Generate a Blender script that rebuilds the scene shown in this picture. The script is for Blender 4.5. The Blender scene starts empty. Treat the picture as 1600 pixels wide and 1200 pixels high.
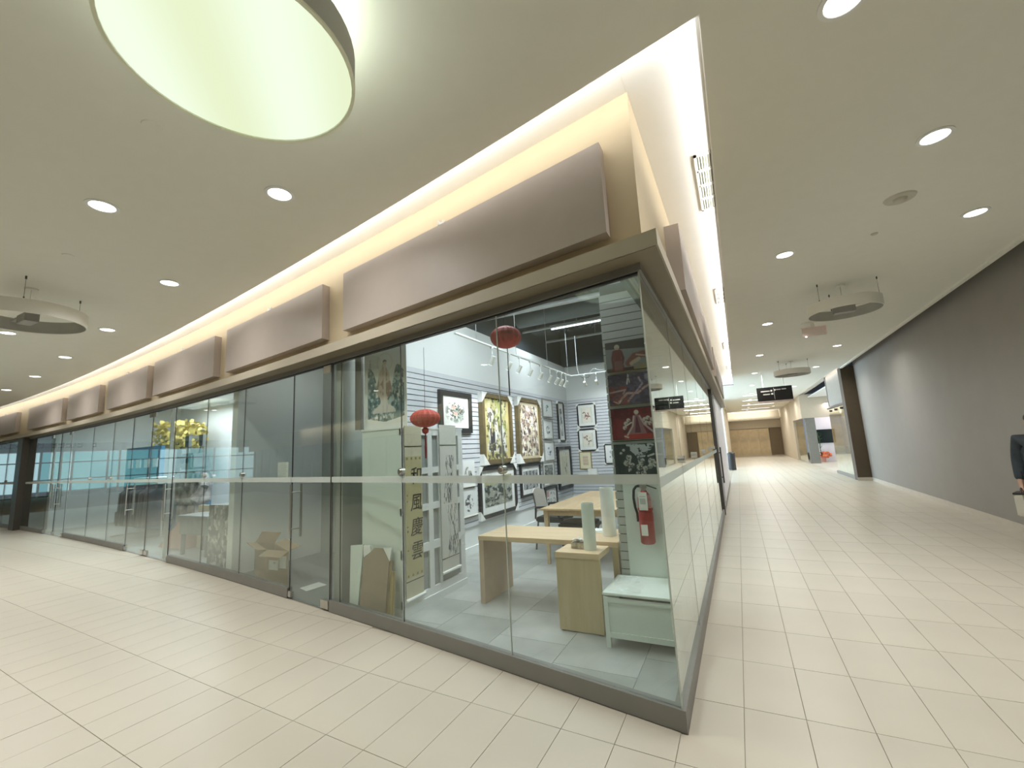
import bpy, bmesh, math, random
import numpy as np
from mathutils import Vector, Matrix
random.seed(7); np.random.seed(7)
S = bpy.context.scene
COL = S.collection
R = math.radians

# ---------------------------------------------------------------- camera
CAMZ = 1.55
cam_d = bpy.data.cameras.new('camera'); cam = bpy.data.objects.new('camera', cam_d); COL.objects.link(cam)
cam_d.sensor_fit = 'HORIZONTAL'; cam_d.sensor_width = 36.0
cam_d.lens = 678.07 / 1600 * 36.0
cam_d.clip_start = 0.05; cam_d.clip_end = 300
_p, _r, _a = R(8.653), R(-2.997), R(26.947)
_f = Vector((0, math.cos(_p), math.sin(_p))); _u = Vector((0, -math.sin(_p), math.cos(_p))); _x = Vector((1, 0, 0))
_rt = _x * math.cos(_r) + _u * math.sin(_r); _up = -_x * math.sin(_r) + _u * math.cos(_r)
_M = Matrix.Rotation(_a, 3, 'Z'); _rt, _up, _fw = _M @ _rt, _M @ _up, _M @ _f
cam.matrix_world = Matrix(((_rt.x, _up.x, -_fw.x, 0), (_rt.y, _up.y, -_fw.y, 0), (_rt.z, _up.z, -_fw.z, CAMZ), (0, 0, 0, 1)))
S.camera = cam

# ---------------------------------------------------------------- exposure, world
S.view_settings.view_transform = 'Standard'; S.view_settings.look = 'None'
S.view_settings.gamma = 1.0; S.view_settings.use_curve_mapping = False
S.view_settings.exposure = -0.12
S.cycles.use_denoising = True
S.cycles.max_bounces = 8; S.cycles.diffuse_bounces = 5; S.cycles.glossy_bounces = 5
S.cycles.transparent_max_bounces = 16; S.cycles.sample_clamp_indirect = 6.0
S.cycles.caustics_reflective = False; S.cycles.caustics_refractive = False
W = bpy.data.worlds.new('world'); S.world = W; W.use_nodes = True
W.node_tree.nodes['Background'].inputs[0].default_value = (0.75, 0.85, 1.0, 1)
W.node_tree.nodes['Background'].inputs[1].default_value = 0.35

# ---------------------------------------------------------------- plan of the shop front (curved left side, straight right side)
def yl(s):                      # left facade line: x = -s
    d = max(s - 0.261, 0.0)
    return 2.597 + 0.201 * s - 0.008 * d * d / 2
def LP(s, off=0.0):             # a point of the left facade, off metres towards the mall
    return (-s, yl(s) - off)
def LT(s):                      # unit tangent (towards -x) and outward normal
    sl = 0.201 - 0.008 * max(s - 0.261, 0); n = math.hypot(1, sl)
    return Vector((-1 / n, sl / n, 0)), Vector((-sl / n, -1 / n, 0))
SFAR = 44.0
def wrap(off, X, yfar=17.5, sfar=SFAR, n=46):
    s0 = -X
    pts = [LP(sfar + (s0 - sfar) * (1 - (1 - i / n) ** 1.5), off) for i in range(n)]
    pts.append((X, yl(s0) - off)); pts.append((X, yfar)); return pts

# ---------------------------------------------------------------- lights
def area(name, loc, target, sx, sy, power, color=(1, 1, 1), shape='RECTANGLE', spread=180):
    d = bpy.data.lights.new(name, 'AREA'); d.shape = shape; d.size = sx; d.size_y = sy
    d.energy = power; d.color = color; d.spread = R(spread)
    o = bpy.data.objects.new(name, d); COL.objects.link(o); o.location = loc
    o.rotation_euler = (Vector(target) - Vector(loc)).to_track_quat('-Z', 'Y').to_euler(); return o
def oriented_area(name, loc, along, facing, length, width, power, color):
    d = bpy.data.lights.new(name, 'AREA'); d.shape = 'RECTANGLE'; d.size = length; d.size_y = width
    d.energy = power; d.color = color
    o = bpy.data.objects.new(name, d); COL.objects.link(o)
    x = Vector(along).normalized(); z = -Vector(facing).normalized(); y = z.cross(x).normalized(); z = x.cross(y)
    o.matrix_world = Matrix(((x.x, y.x, z.x, loc[0]), (x.y, y.y, z.y, loc[1]), (x.z, y.z, z.z, loc[2]), (0, 0, 0, 1))); return o
WARM = (1.0, 0.92, 0.80); NEUT = (1.0, 0.985, 0.955); COOL = (0.86, 0.93, 1.0); DAY = (0.62, 0.82, 1.0)
CZ = 3.718     # mall ceiling
VZ = 3.838     # cove ceiling
COVE_W = 3.4; DOWN_W = 26.5
# LED strips hidden behind the lip of the mall ceiling, all along the cove
sv = [0.0, 1.6, 3.4, 5.4, 7.6, 10, 12.6, 15.4, 18.4, 22, 27, 33, 40]
for a, b in zip(sv[:-1], sv[1:]):
    A = Vector((*LP(a, .36), 3.785)); B = Vector((*LP(b, .36), 3.785)); m = (A + B) / 2
    n = Vector((B.y - A.y, -(B.x - A.x), 0)).normalized()
    if n.y < 0: n = -n
    oriented_area('cove_led', m, B - A, n + Vector((0, 0, .1)), (B - A).length, .03, COVE_W * (B - A).length, (1, .975, .93))
for a, b in ((2.25, 6.5), (6.5, 11), (11, 15.5), (15.5, 19.7)):
    oriented_area('cove_led', ((.05), (a + b) / 2, 3.785), (0, b - a, 0), (-1, 0, .1), b - a, .03, COVE_W * (b - a), (1, .975, .93))
# daylight: the side atrium that opens off the corridor, and the glazed west end
area('atrium_daylight', (-5.5, 22.3, 2.0), (2.0, 22.8, 0.6), 9, 3.2, 900, DAY)
# industrial lights of the gallery, plus an added front fill
area('gallery_light', (-2.0, 5.6, 3.95), (-2.0, 5.6, 0), 2.6, .5, 62, COOL)
area('gallery_light', (-2.2, 3.95, 3.95), (-2.0, 3.95, 0), 1.6, .4, 85, COOL)  # unseen lamp added to brighten the front of the gallery
area('gallery_light', (-2.3, 8.2, 3.95), (-2.3, 8.2, 0), 2.6, .5, 62, COOL)
# lit shop further along the left side
area('shop_light', (-9.4, 6.3, 3.4), (-9.4, 6.3, 0), 3.0, 2.0, 190, COOL)
area('shop_light', (-14.2, 6.8, 3.4), (-14.2, 6.8, 0), 3.0, 2.0, 170, COOL)
for xx in (-18, -28): area('opposite_cove', (xx, -5.1, 3.66), (xx, -5.6, 3.2), 9.0, .05, 30, (1, .95, .86))
area('shop_light', (-5.3, 4.6, 3.4), (-5.3, 4.6, 0), .9, .9, 13, COOL)  # fill lamp added inside the vacant shop to lift its walls
area('shop_light', (5.0, 20.0, 3.2), (5.0, 20.0, 0), 2.0, 2.0, 190, COOL)
area('shop_light', (4.9, 28.8, 3.2), (4.9, 29.0, 0), 1.2, 1.2, 60, (1, .9, .95))

# ---------------------------------------------------------------- materials (all procedural)
MATS = {}
def mat(name, col, rough=.6, metal=0.0, var=.05, scale=6.0, emit=None, es=0.0, spec=.5, bump=0.0, coat=0.0):
    if name in MATS: return MATS[name]
    m = bpy.data.materials.new(name); m.use_nodes = True; nt = m.node_tree; b = nt.nodes['Principled BSDF']
    tc = nt.nodes.new('ShaderNodeTexCoord'); nz = nt.nodes.new('ShaderNodeTexNoise')
    nz.inputs['Scale'].default_value = scale; nz.inputs['Detail'].default_value = 4
    nt.links.new(tc.outputs['Object'], nz.inputs['Vector'])
    cr = nt.nodes.new('ShaderNodeValToRGB')
    cr.color_ramp.elements[0].position = .3; cr.color_ramp.elements[1].position = .7
    lo = [max(0, c * (1 - var)) for c in col]; hi = [min(1, c * (1 + var)) for c in col]
    cr.color_ramp.elements[0].color = (*lo, 1); cr.color_ramp.elements[1].color = (*hi, 1)
    nt.links.new(nz.outputs['Fac'], cr.inputs['Fac']); nt.links.new(cr.outputs['Color'], b.inputs['Base Color'])
    b.inputs['Roughness'].default_value = rough; b.inputs['Metallic'].default_value = metal
    b.inputs['Specular IOR Level'].default_value = spec; b.inputs['Coat Weight'].default_value = coat
    if bump:
        bp = nt.nodes.new('ShaderNodeBump'); bp.inputs['Strength'].default_value = bump; bp.inputs['Distance'].default_value = .004
        nt.links.new(nz.outputs['Fac'], bp.inputs['Height']); nt.links.new(bp.outputs['Normal'], b.inputs['Normal'])
    if emit: b.inputs['Emission Color'].default_value = (*emit, 1); b.inputs['Emission Strength'].default_value = es
    MATS[name] = m; return m
def wood(name, a, bcol, scale=2.0, axis='X', rough=.45):
    m = bpy.data.materials.new(name); m.use_nodes = True; nt = m.node_tree; b = nt.nodes['Principled BSDF']
    tc = nt.nodes.new('ShaderNodeTexCoord'); mp = nt.nodes.new('ShaderNodeMapping')
    sc = {'X': (1.2, 14, 14), 'Y': (14, 1.2, 14), 'Z': (14, 14, 1.2)}[axis]; mp.inputs['Scale'].default_value = sc
    nz = nt.nodes.new('ShaderNodeTexNoise'); nz.inputs['Scale'].default_value = scale; nz.inputs['Detail'].default_value = 6
    nz.inputs['Distortion'].default_value = .6
    cr = nt.nodes.new('ShaderNodeValToRGB'); cr.color_ramp.elements[0].color = (*a, 1); cr.color_ramp.elements[1].color = (*bcol, 1)
    cr.color_ramp.elements[0].position = .3; cr.color_ramp.elements[1].position = .72
    nt.links.new(tc.outputs['Object'], mp.inputs[0]); nt.links.new(mp.outputs[0], nz.inputs['Vector'])
    nt.links.new(nz.outputs['Fac'], cr.inputs['Fac']); nt.links.new(cr.outputs['Color'], b.inputs['Base Color'])
    b.inputs['Roughness'].default_value = rough; MATS[name] = m; return m
def glass(name, tint=(.93, .965, .945), f0=.045, gain=1.45, haze=0.0):
    m = bpy.data.materials.new(name); m.use_nodes = True; nt = m.node_tree; nt.nodes.clear()
    out = nt.nodes.new('ShaderNodeOutputMaterial'); mx = nt.nodes.new('ShaderNodeMixShader')
    tr = nt.nodes.new('ShaderNodeBsdfTransparent'); tr.inputs[0].default_value = (*tint, 1)
    gl = nt.nodes.new('ShaderNodeBsdfGlossy'); gl.inputs['Roughness'].default_value = 0.0; gl.inputs[0].default_value = (.93, .97, .95, 1)
    ge = nt.nodes.new('ShaderNodeNewGeometry'); dt = nt.nodes.new('ShaderNodeVectorMath'); dt.operation = 'DOT_PRODUCT'
    nt.links.new(ge.outputs['Normal'], dt.inputs[0]); nt.links.new(ge.outputs['Incoming'], dt.inputs[1])
    def M(op, a, b=None):
        n = nt.nodes.new('ShaderNodeMath'); n.operation = op
        for i, v in enumerate((a, b)):
            if v is None: continue
            if isinstance(v, (int, float)): n.inputs[i].default_value = v
            else: nt.links.new(v, n.inputs[i])
        return n.outputs[0]
    c = M('ABSOLUTE', dt.outputs['Value']); k = M('POWER', M('SUBTRACT', 1.0, c), 5.0)
    fz = M('MINIMUM', M('MULTIPLY', M('ADD', M('MULTIPLY', k, 1 - f0), f0), gain), 1.0)
    nt.links.new(fz, mx.inputs[0]); nt.links.new(tr.outputs[0], mx.inputs[1]); nt.links.new(gl.outputs[0], mx.inputs[2])
    nt.links.new(mx.outputs[0], out.inputs[0]); MATS[name] = m; return m
def mixclear(name, col, alpha, rough=.7):
    m = bpy.data.materials.new(name); m.use_nodes = True; nt = m.node_tree; b = nt.nodes['Principled BSDF']
    b.inputs['Base Color'].default_value = (*col, 1); b.inputs['Roughness'].default_value = rough; b.inputs['Alpha'].default_value = alpha
    nz = nt.nodes.new('ShaderNodeTexNoise'); nz.inputs['Scale'].default_value = 90
    bp = nt.nodes.new('ShaderNodeBump'); bp.inputs['Strength'].default_value = .05; nt.links.new(nz.outputs['Fac'], bp.inputs['Height']); nt.links.new(bp.outputs['Normal'], b.inputs['Normal'])
    MATS[name] = m; return m
def emis(name, col, s):
    m = bpy.data.materials.new(name); m.use_nodes = True; nt = m.node_tree; nt.nodes.clear()
    out = nt.nodes.new('ShaderNodeOutputMaterial'); e = nt.nodes.new('ShaderNodeEmission')
    e.inputs[0].default_value = (*col, 1); e.inputs[1].default_value = s; nt.links.new(e.outputs[0], out.inputs[0]); MATS[name] = m; return m
def drum_emis(name):
    # fluorescent tubes behind a diffuser: soft brighter bands
    m = emis(name, (1, 1, 1), 1.12); nt = m.node_tree; e = [n for n in nt.nodes if n.type == 'EMISSION'][0]
    tc = nt.nodes.new('ShaderNodeTexCoord'); wv = nt.nodes.new('ShaderNodeTexWave'); wv.wave_type = 'BANDS'; wv.bands_direction = 'DIAGONAL'
    wv.inputs['Scale'].default_value = .75; wv.inputs['Phase Offset'].default_value = 1.2
    cr = nt.nodes.new('ShaderNodeValToRGB'); cr.color_ramp.elements[0].color = (.80, .89, .60, 1); cr.color_ramp.elements[1].color = (.90, 1.0, .80, 1)
    nt.links.new(tc.outputs['Object'], wv.inputs['Vector']); nt.links.new(wv.outputs['Fac'], cr.inputs['Fac']); nt.links.new(cr.outputs['Color'], e.inputs[0])
    return m
def printmat():
    m = bpy.data.materials.new('printed_picture'); m.use_nodes = True; nt = m.node_tree; b = nt.nodes['Principled BSDF']
    at = nt.nodes.new('ShaderNodeAttribute'); at.attribute_name = 'Col'; nt.links.new(at.outputs['Color'], b.inputs['Base Color'])
    b.inputs['Roughness'].default_value = .55; MATS['printed_picture'] = m; return m

M_tile = mat('floor_tile', (.565, .52, .43), .34, var=.035, scale=1.3, spec=.45)
M_grout = mat('grout', (.38, .33, .25), .9)
M_ceil = mat('ceiling_paint', (.80, .805, .735), .85, var=.01)
M_cove = mat('cove_white_paint', (.90, .895, .87), .8, var=.01)
M_fascia = mat('tan_fascia_paint', (.57, .475, .32), .7, var=.02)
M_head = mat('taupe_header', (.42, .375, .29), .55, var=.02)
M_panel = mat('taupe_sign_panel', (.40, .345, .305), .5, var=.02)
M_sill = mat('grey_sill_metal', (.235, .228, .208), .45, metal=.25, var=.04)
M_frame = mat('dark_frame_metal', (.10, .09, .08), .4, metal=.4)
M_steel = mat('brushed_steel', (.62, .60, .56), .28, metal=1.0, var=.05)
M_darksteel = mat('dark_steel', (.10, .095, .085), .4, metal=.6)
M_rwall = mat('greige_wall_paint', (.30, .28, .245), .6, var=.03, scale=2)
M_base = mat('pale_baseboard', (.58, .53, .45), .5)
M_white = mat('white_paint', (.82, .84, .83), .6, var=.01)
M_mint = mat('white_cabinet_laminate', (.78, .85, .80), .4, var=.01)
M_slat = mat('white_slat_board', (.66, .67, .71), .5, var=.015)
M_groove = mat('dark_groove', (.07, .07, .085), .8)
M_gfloor = mat('gallery_grey_floor', (.33, .345, .345), .4, var=.22, scale=1.6, bump=.02)
M_dfloor = mat('vacant_grey_floor', (.26, .27, .26), .5, var=.1, scale=1.6)
M_deck = mat('dark_blue_deck', (.05, .064, .08), .7, var=.3, scale=1.2)
M_pipe = mat('grey_pipe', (.38, .40, .41), .45, var=.08)
M_duct = mat('galvanised_duct', (.12, .15, .17), .5, metal=.2, var=.1)
M_maple = wood('maple_x', (.66, .47, .28), (.78, .60, .39), 2.0, 'X')
M_maplez = wood('maple_z', (.52, .40, .22), (.60, .48, .28), 1.6, 'Z')
M_oak = wood('oak_y', (.62, .44, .25), (.74, .55, .33), 2.0, 'Y')
M_gold = mat('gold_frame', (.42, .31, .12), .4, metal=.35, var=.15)
M_goldfr = mat('dark_gold_frame', (.19, .14, .065), .4, metal=.3, var=.2)
M_black = mat('black_frame', (.025, .023, .022), .4)
M_dkbrown = mat('dark_brown', (.075, .055, .032), .6, var=.05)
M_paper = mat('white_paper', (.85, .85, .82), .8)
M_mat = mat('picture_mat', (.84, .84, .82), .8)
M_card = mat('cardboard', (.36, .25, .14), .85, var=.08)
M_craft = mat('craft_backing_paper', (.33, .25, .16), .8, var=.05)
M_red = mat('extinguisher_red', (.33, .018, .02), .35, coat=.3)
M_lantern = mat('red_lantern_paper', (.50, .025, .025), .7, var=.15, scale=30)
M_rubber = mat('black_rubber', (.018, .018, .02), .5)
M_chair = mat('black_leather', (.022, .022, .025), .45)
M_plastic = mat('pale_plastic', (.72, .68, .62), .5)
M_brownwall = mat('dark_brown_paint', (.085, .062, .036), .6, var=.05)
M_beige = mat('beige_wall', (.56, .49, .38), .7, var=.02)
M_marble = mat('tan_marble_panel', (.60, .48, .30), .35, var=.25, scale=1.1)
M_bdoor = mat('brown_door', (.17, .125, .07), .5)
M_lilac = mat('white_pilaster_paint', (.80, .79, .84), .5, var=.01)
M_screen = mat('black_screen', (.006, .01, .006), .15)
M_hoop = mat('pale_grey_hoop', (.80, .80, .75), .5, var=.02)
M_hoopin = mat('grey_hoop_inside', (.42, .42, .39), .6)
M_vent = mat('white_vent', (.82, .81, .78), .5)
M_ventdark = mat('vent_dark', (.16, .17, .12), .8)
M_sprk = mat('grey_ceiling_fitting', (.56, .555, .48), .5)
M_sign = mat('black_sign', (.012, .012, .012), .35)
M_signtxt = mat('pale_sign_print', (.55, .55, .52), .6)
M_pink = mixclear('pink_exit_acrylic', (.80, .62, .57), .42, .3)
M_frost = mixclear('frosted_band', (.62, .68, .64), .62, .8)
M_wrap = mixclear('clear_plastic_wrap', (.85, .87, .86), .25, .15)
M_glass = glass('shop_glass')
M_glassR = M_glass
M_down = emis('downlight_led', (1, .97, .9), 9.0)
M_drum = drum_emis('drum_diffuser')
M_striplamp = emis('linear_lamp', (.88, .95, 1), 4.0)
M_sky = emis('daylight_pane', (.26, .72, .80), .62)
M_skyw = emis('daylight_pane_white', (.62, .92, 1.0), .95)
M_teal = mat('teal_shop_glass', (.20, .27, .26), .3)
M_print = printmat()
M_blue = mat('blue_display_panel', (.06, .20, .34), .4, var=.3, scale=3)
M_yellow = mat('yellow_foliage', (.55, .45, .13), .7, var=.3, scale=9)
M_silverp = mat('silver_camouflage', (.34, .33, .32), .5, var=.95, scale=5)
M_robot = mat('robot_grey', (.26, .28, .28), .5, var=.2)
M_salmon = mat('salmon_slide', (.60, .32, .25), .5)
M_cream = mat('cream_board', (.62, .56, .42), .5)
M_skin = mat('skin', (.48, .30, .21), .55)
M_jacket = mat('dark_teal_jacket', (.028, .038, .045), .8, var=.2, scale=14)
M_jeans = mat('dark_trousers', (.012, .012, .02), .8)
M_hair = mat('dark_hair', (.018, .013, .010), .6)
M_bag = mat('pale_bag', (.52, .50, .42), .6)
M_flower = mat('orange_flowers', (.80, .22, .10), .6, var=.3, scale=20)
M_leaf = mat('plant_leaf', (.04, .09, .03), .6)

# ---------------------------------------------------------------- mesh helpers
class MB:
    def __init__(s): s.v = []; s.f = []
    def add(s, v, f):
        o = len(s.v); s.v += [tuple(p) for p in v]; s.f += [tuple(i + o for i in q) for q in f]; return s
    def box(s, x0, x1, y0, y1, z0, z1):
        return s.add([(x0, y0, z0), (x1, y0, z0), (x1, y1, z0), (x0, y1, z0), (x0, y0, z1), (x1, y0, z1), (x1, y1, z1), (x0, y1, z1)],
                     [(0, 3, 2, 1), (4, 5, 6, 7), (0, 1, 5, 4), (1, 2, 6, 5), (2, 3, 7, 6), (3, 0, 4, 7)])
    def obox(s, c, ax, ay, az):        # centre and three half-axis vectors
        c, ax, ay, az = map(Vector, (c, ax, ay, az))
        v = [c + ax * i + ay * j + az * k for k in (-1, 1) for i, j in ((-1, -1), (1, -1), (1, 1), (-1, 1))]
        return s.add(v, [(0, 3, 2, 1), (4, 5, 6, 7), (0, 1, 5, 4), (1, 2, 6, 5), (2, 3, 7, 6), (3, 0, 4, 7)])
    def prism(s, poly, z0, z1):
        n = len(poly); v = [(*p, z0) for p in poly] + [(*p, z1) for p in poly]
        return s.add(v, [tuple(range(n - 1, -1, -1)), tuple(range(n, 2 * n))] + [(i, (i + 1) % n, n + (i + 1) % n, n + i) for i in range(n)])
    def band(s, A, B, z0, z1):         # wall band between two plan polylines of equal length
        n = len(A); v = [(*p, z0) for p in A] + [(*p, z0) for p in B] + [(*p, z1) for p in A] + [(*p, z1) for p in B]; f = []
        for i in range(n - 1):
            f += [(i, i + 1, n + i + 1, n + i), (2 * n + i, 3 * n + i, 3 * n + i + 1, 2 * n + i + 1), (i, 2 * n + i, 2 * n + i + 1, i + 1), (n + i, n + i + 1, 3 * n + i + 1, 3 * n + i)]
        f += [(0, n, 3 * n, 2 * n), (n - 1, 3 * n - 1, 4 * n - 1, 2 * n - 1)]
        f[-1] = (n - 1, 2 * n + n - 1, 3 * n + n - 1, n + n - 1)
        return s.add(v, f)
    def cyl(s, p0, p1, r0, r1=None, n=14, caps=True):
        p0, p1 = Vector(p0), Vector(p1); r1 = r0 if r1 is None else r1
        d = (p1 - p0).normalized(); a = d.orthogonal().normalized(); b = d.cross(a)
        v = [p0 + (a * math.cos(t) + b * math.sin(t)) * r0 for t in [2 * math.pi * i / n for i in range(n)]]
        v += [p1 + (a * math.cos(t) + b * math.sin(t)) * r1 for t in [2 * math.pi * i / n for i in range(n)]]
        f = [(i, (i + 1) % n, n + (i + 1) % n, n + i) for i in range(n)]
        if caps: f += [tuple(range(n - 1, -1, -1)), tuple(range(n, 2 * n))]
        return s.add(v, f)
    def lathe(s, c, prof, n=24, sx=1.0, sy=1.0):
        v = []; f = []; k = len(prof)
        for i in range(n):
            t = 2 * math.pi * i / n
            v += [(c[0] + r * math.cos(t) * sx, c[1] + r * math.sin(t) * sy, c[2] + z) for r, z in prof]
        for i in range(n):
            j = (i + 1) % n
            f += [(i * k + m, j * k + m, j * k + m + 1, i * k + m + 1) for m in range(k - 1)]
        return s.add(v, f)
    def tube(s, pts, r, n=8):
        pts = [Vector(p) for p in pts]
        for a, b in zip(pts[:-1], pts[1:]): s.cyl(a, b, r, n=n)
        return s
    def mesh(s, name, org=(0, 0, 0), smooth=False, bevel=0.0):
        o = Vector(org); me = bpy.data.meshes.new(name)
        me.from_pydata([tuple(Vector(p) - o) for p in s.v], [], s.f)
        bm = bmesh.new(); bm.from_mesh(me)
        bmesh.ops.remove_doubles(bm, verts=bm.verts, dist=1e-6)
        if bevel: bmesh.ops.bevel(bm, geom=bm.edges[:], offset=bevel, segments=2, affect='EDGES', clamp_overlap=True)
        bmesh.ops.recalc_face_normals(bm, faces=bm.faces); bm.to_mesh(me); bm.free()
        if smooth:
            me.shade_smooth() if hasattr(me, 'shade_smooth') else None
            try: me.set_sharp_from_angle(angle=R(40))
            except Exception: pass
        return me
def wloc(o):
    p = Vector((0, 0, 0))
    while o is not None: p += o.location; o = o.parent
    return p
def obj(name, mb, m, parent=None, smooth=False, bevel=0.0):
    xs = np.array([tuple(p) for p in mb.v]); lo, hi = xs.min(0), xs.max(0)
    org = Vector(((lo[0] + hi[0]) / 2, (lo[1] + hi[1]) / 2, lo[2]))
    me = mb.mesh(name, org, smooth, bevel); me.materials.append(m)
    o = bpy.data.objects.new(name, me); COL.objects.link(o)
    if parent is not None:
        o.parent = parent; o.location = org - wloc(parent)
    else: o.location = org
    return o
def tag(o, label, cat, group=None):
    o['label'] = label; o['category'] = cat
    if group: o['group'] = group
    return o
def thing(name, label, cat, loc, group=None):
    o = bpy.data.objects.new(name, None); COL.objects.link(o); o.location = loc; o.empty_display_size = .1
    return tag(o, label, cat, group)
def struct(name, mb, m, parent=None, **k):
    o = obj(name, mb, m, parent, **k); o['kind'] = 'structure' if parent is None else o.get('kind', 'structure')
    if parent is not None: del o['kind']
    return o
def sroot(name, loc):
    o = bpy.data.objects.new(name, None); COL.objects.link(o); o.location = loc; o.empty_display_size = .1; o['kind'] = 'structure'; return o
def dup(root, loc, label=None, group=None):
    r = root.copy(); COL.objects.link(r); r.location = loc
    if label: r['label'] = label
    if group: r['group'] = group
    for ch in list(root.children):
        c = ch.copy(); COL.objects.link(c); c.parent = r
        for g in list(ch.children):
            d = g.copy(); COL.objects.link(d); d.parent = c
    return r

# printed pictures: a fine grid whose colour attribute carries the print
def noise(h, w, cells, seed=0, octv=4):
    rg = np.random.RandomState(seed); out = np.zeros((h, w)); amp = 1; tot = 0
    for o in range(octv):
        c = int(cells * 2 ** o) + 2; g = rg.rand(c, c)
        yy = np.linspace(0, c - 1.001, h); xx = np.linspace(0, c - 1.001, w); y0 = yy.astype(int); x0 = xx.astype(int)
        fy = (yy - y0)[:, None]; fx = (xx - x0)[None]; fy = fy * fy * (3 - 2 * fy); fx = fx * fx * (3 - 2 * fx)
        a = g[np.ix_(y0, x0)]; b = g[np.ix_(y0, x0 + 1)]; d = g[np.ix_(y0 + 1, x0)]; e = g[np.ix_(y0 + 1, x0 + 1)]
        out += amp * ((a * (1 - fx) + b * fx) * (1 - fy) + (d * (1 - fx) + e * fx) * fy); tot += amp; amp *= .55
    return out / tot
def sstep(a, b, x): t = np.clip((x - a) / (b - a), 0, 1); return t * t * (3 - 2 * t)
def lay(img, mask, col): return img * (1 - mask[..., None]) + np.array(col) * mask[..., None]
def canvas(name, parent, O, U, V, img):
    # O lower-left corner, U and V edge vectors; img (h, w, 3) linear colours, row 0 at the bottom
    h, w = img.shape[:2]; O, U, V = Vector(O), Vector(U), Vector(V)
    org = O + U / 2
    gx, gy = np.meshgrid(np.linspace(0, 1, w + 1), np.linspace(0, 1, h + 1))
    P = (np.array(O - org)[None, None] + gx[..., None] * np.array(U) + gy[..., None] * np.array(V)).reshape(-1, 3)
    i = np.arange(h * (w + 1)).reshape(h, w + 1)[:, :w]
    F = np.stack([i, i + 1, i + w + 2, i + w + 1], -1).reshape(-1, 4)
    me = bpy.data.meshes.new(name); me.from_pydata(P.tolist(), [], F.tolist())
    at = me.color_attributes.new('Col', 'FLOAT_COLOR', 'CORNER')
    c = np.concatenate([np.clip(img, 0, 1).reshape(-1, 3), np.ones((h * w, 1))], 1); c = np.repeat(c, 4, 0)
    at.data.foreach_set('color', c.astype(np.float32).ravel())
    me.materials.append(M_print)
    o = bpy.data.objects.new(name, me); COL.objects.link(o)
    if parent is not None: o.parent = parent; o.location = org - wloc(parent)
    else: o.location = org
    return o
def grid(h, w): return np.meshgrid(np.linspace(0, 1, w), np.linspace(0, 1, h))

# ================================================================ SETTING
# ---- floor: a grout slab, the nearest tiles as pieces, the rest joined
floor = sroot('floor', (0, 0, 0))
XW = lambda y: 3.526 + (y - 9.377) * .0154          # right wall base line
obj('floor_slab', MB().box(-46, 8, -7, 46, -.12, -.006), M_grout, floor)
TX, TY, G = .3048, .6096, .0018
def tile_y(k, x): return 3.055 + k * TY + (-.045 * (x + .45) if x < -.45 else 0.0)
def px(x, y, z=0.0):
    w = Vector((x, y, z - CAMZ)); d = w.dot(_fw)
    if d < .15: return None
    return 800 + 678.07 * w.dot(_rt) / d, 600 - 678.07 * w.dot(_up) / d, d
cand = []
for i in range(-88, 13):
    x0 = -.15 + i * TX; x1 = x0 + TX
    for k in range(-10, 64):
        y0 = tile_y(k, x0)
        if x1 < .1 and y0 > 7 and not (x0 > -.46): continue
        if x1 < -.42 and y0 > yl(-x0 - .1) - .0: continue
        if x0 > XW(y0): continue
        cand.append((i, k, x0, x1))
tilev = []
for i, k, x0, x1 in cand:
    a0, a1 = tile_y(k, x0), tile_y(k, x1); b0, b1 = a0 + TY, a1 + TY
    # keep tiles off the shop front: cut at the sill line
    if x0 < -.42 < x1 and (a0 + b0) / 2 > yl(.42) - .12:      # strip beside the corridor sill
        lim = yl(.42) - .005 
        xa = -.4165
        p = [(xa, max(a0 + G, lim - .3)), (x1 - G, a1 + G), (x1 - G, b1 - G), (xa, b0 - G)]
        if a0 < lim: p = [(x0 + G, a0 + G), (x1 - G, a1 + G), (x1 - G, b1 - G), (xa, b0 - G), (xa, lim), (x0 + G, lim)]
    else:
        lim0 = yl(-x0) - .005 if x0 < -.42 else 99; lim1 = yl(-x1) - .005 if x1 < -.42 else (yl(.42) - .005 if x0 < -.42 else 99)
        if a0 > lim0 or a1 > lim1: continue
        p = [(x0 + G, a0 + G), (x1 - G, a1 + G), (x1 - G, min(b1 - G, lim1)), (x0 + G, min(b0 - G, lim0))]
    c = ((x0 + x1) / 2, (a0 + b1) / 2); q = px(*c)
    size = 0
    if q and -60 < q[0] < 1660 and q[1] < 1290:
        size = TX * TY * (CAMZ / q[2] ** 3)
    tilev.append((size, p))
tilev.sort(key=lambda t: -t[0])
for s_, p in tilev[:295]: obj('floor_tile', MB().prism(p, -.012, random.uniform(-.0006, .0003)), M_tile, floor)
rest = MB()
for s_, p in tilev[295:]: rest.prism(p, -.012, 0)
rest_o = obj('distant_floor_tiles', rest, M_tile, floor); rest_o['kind'] = 'stuff'
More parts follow.
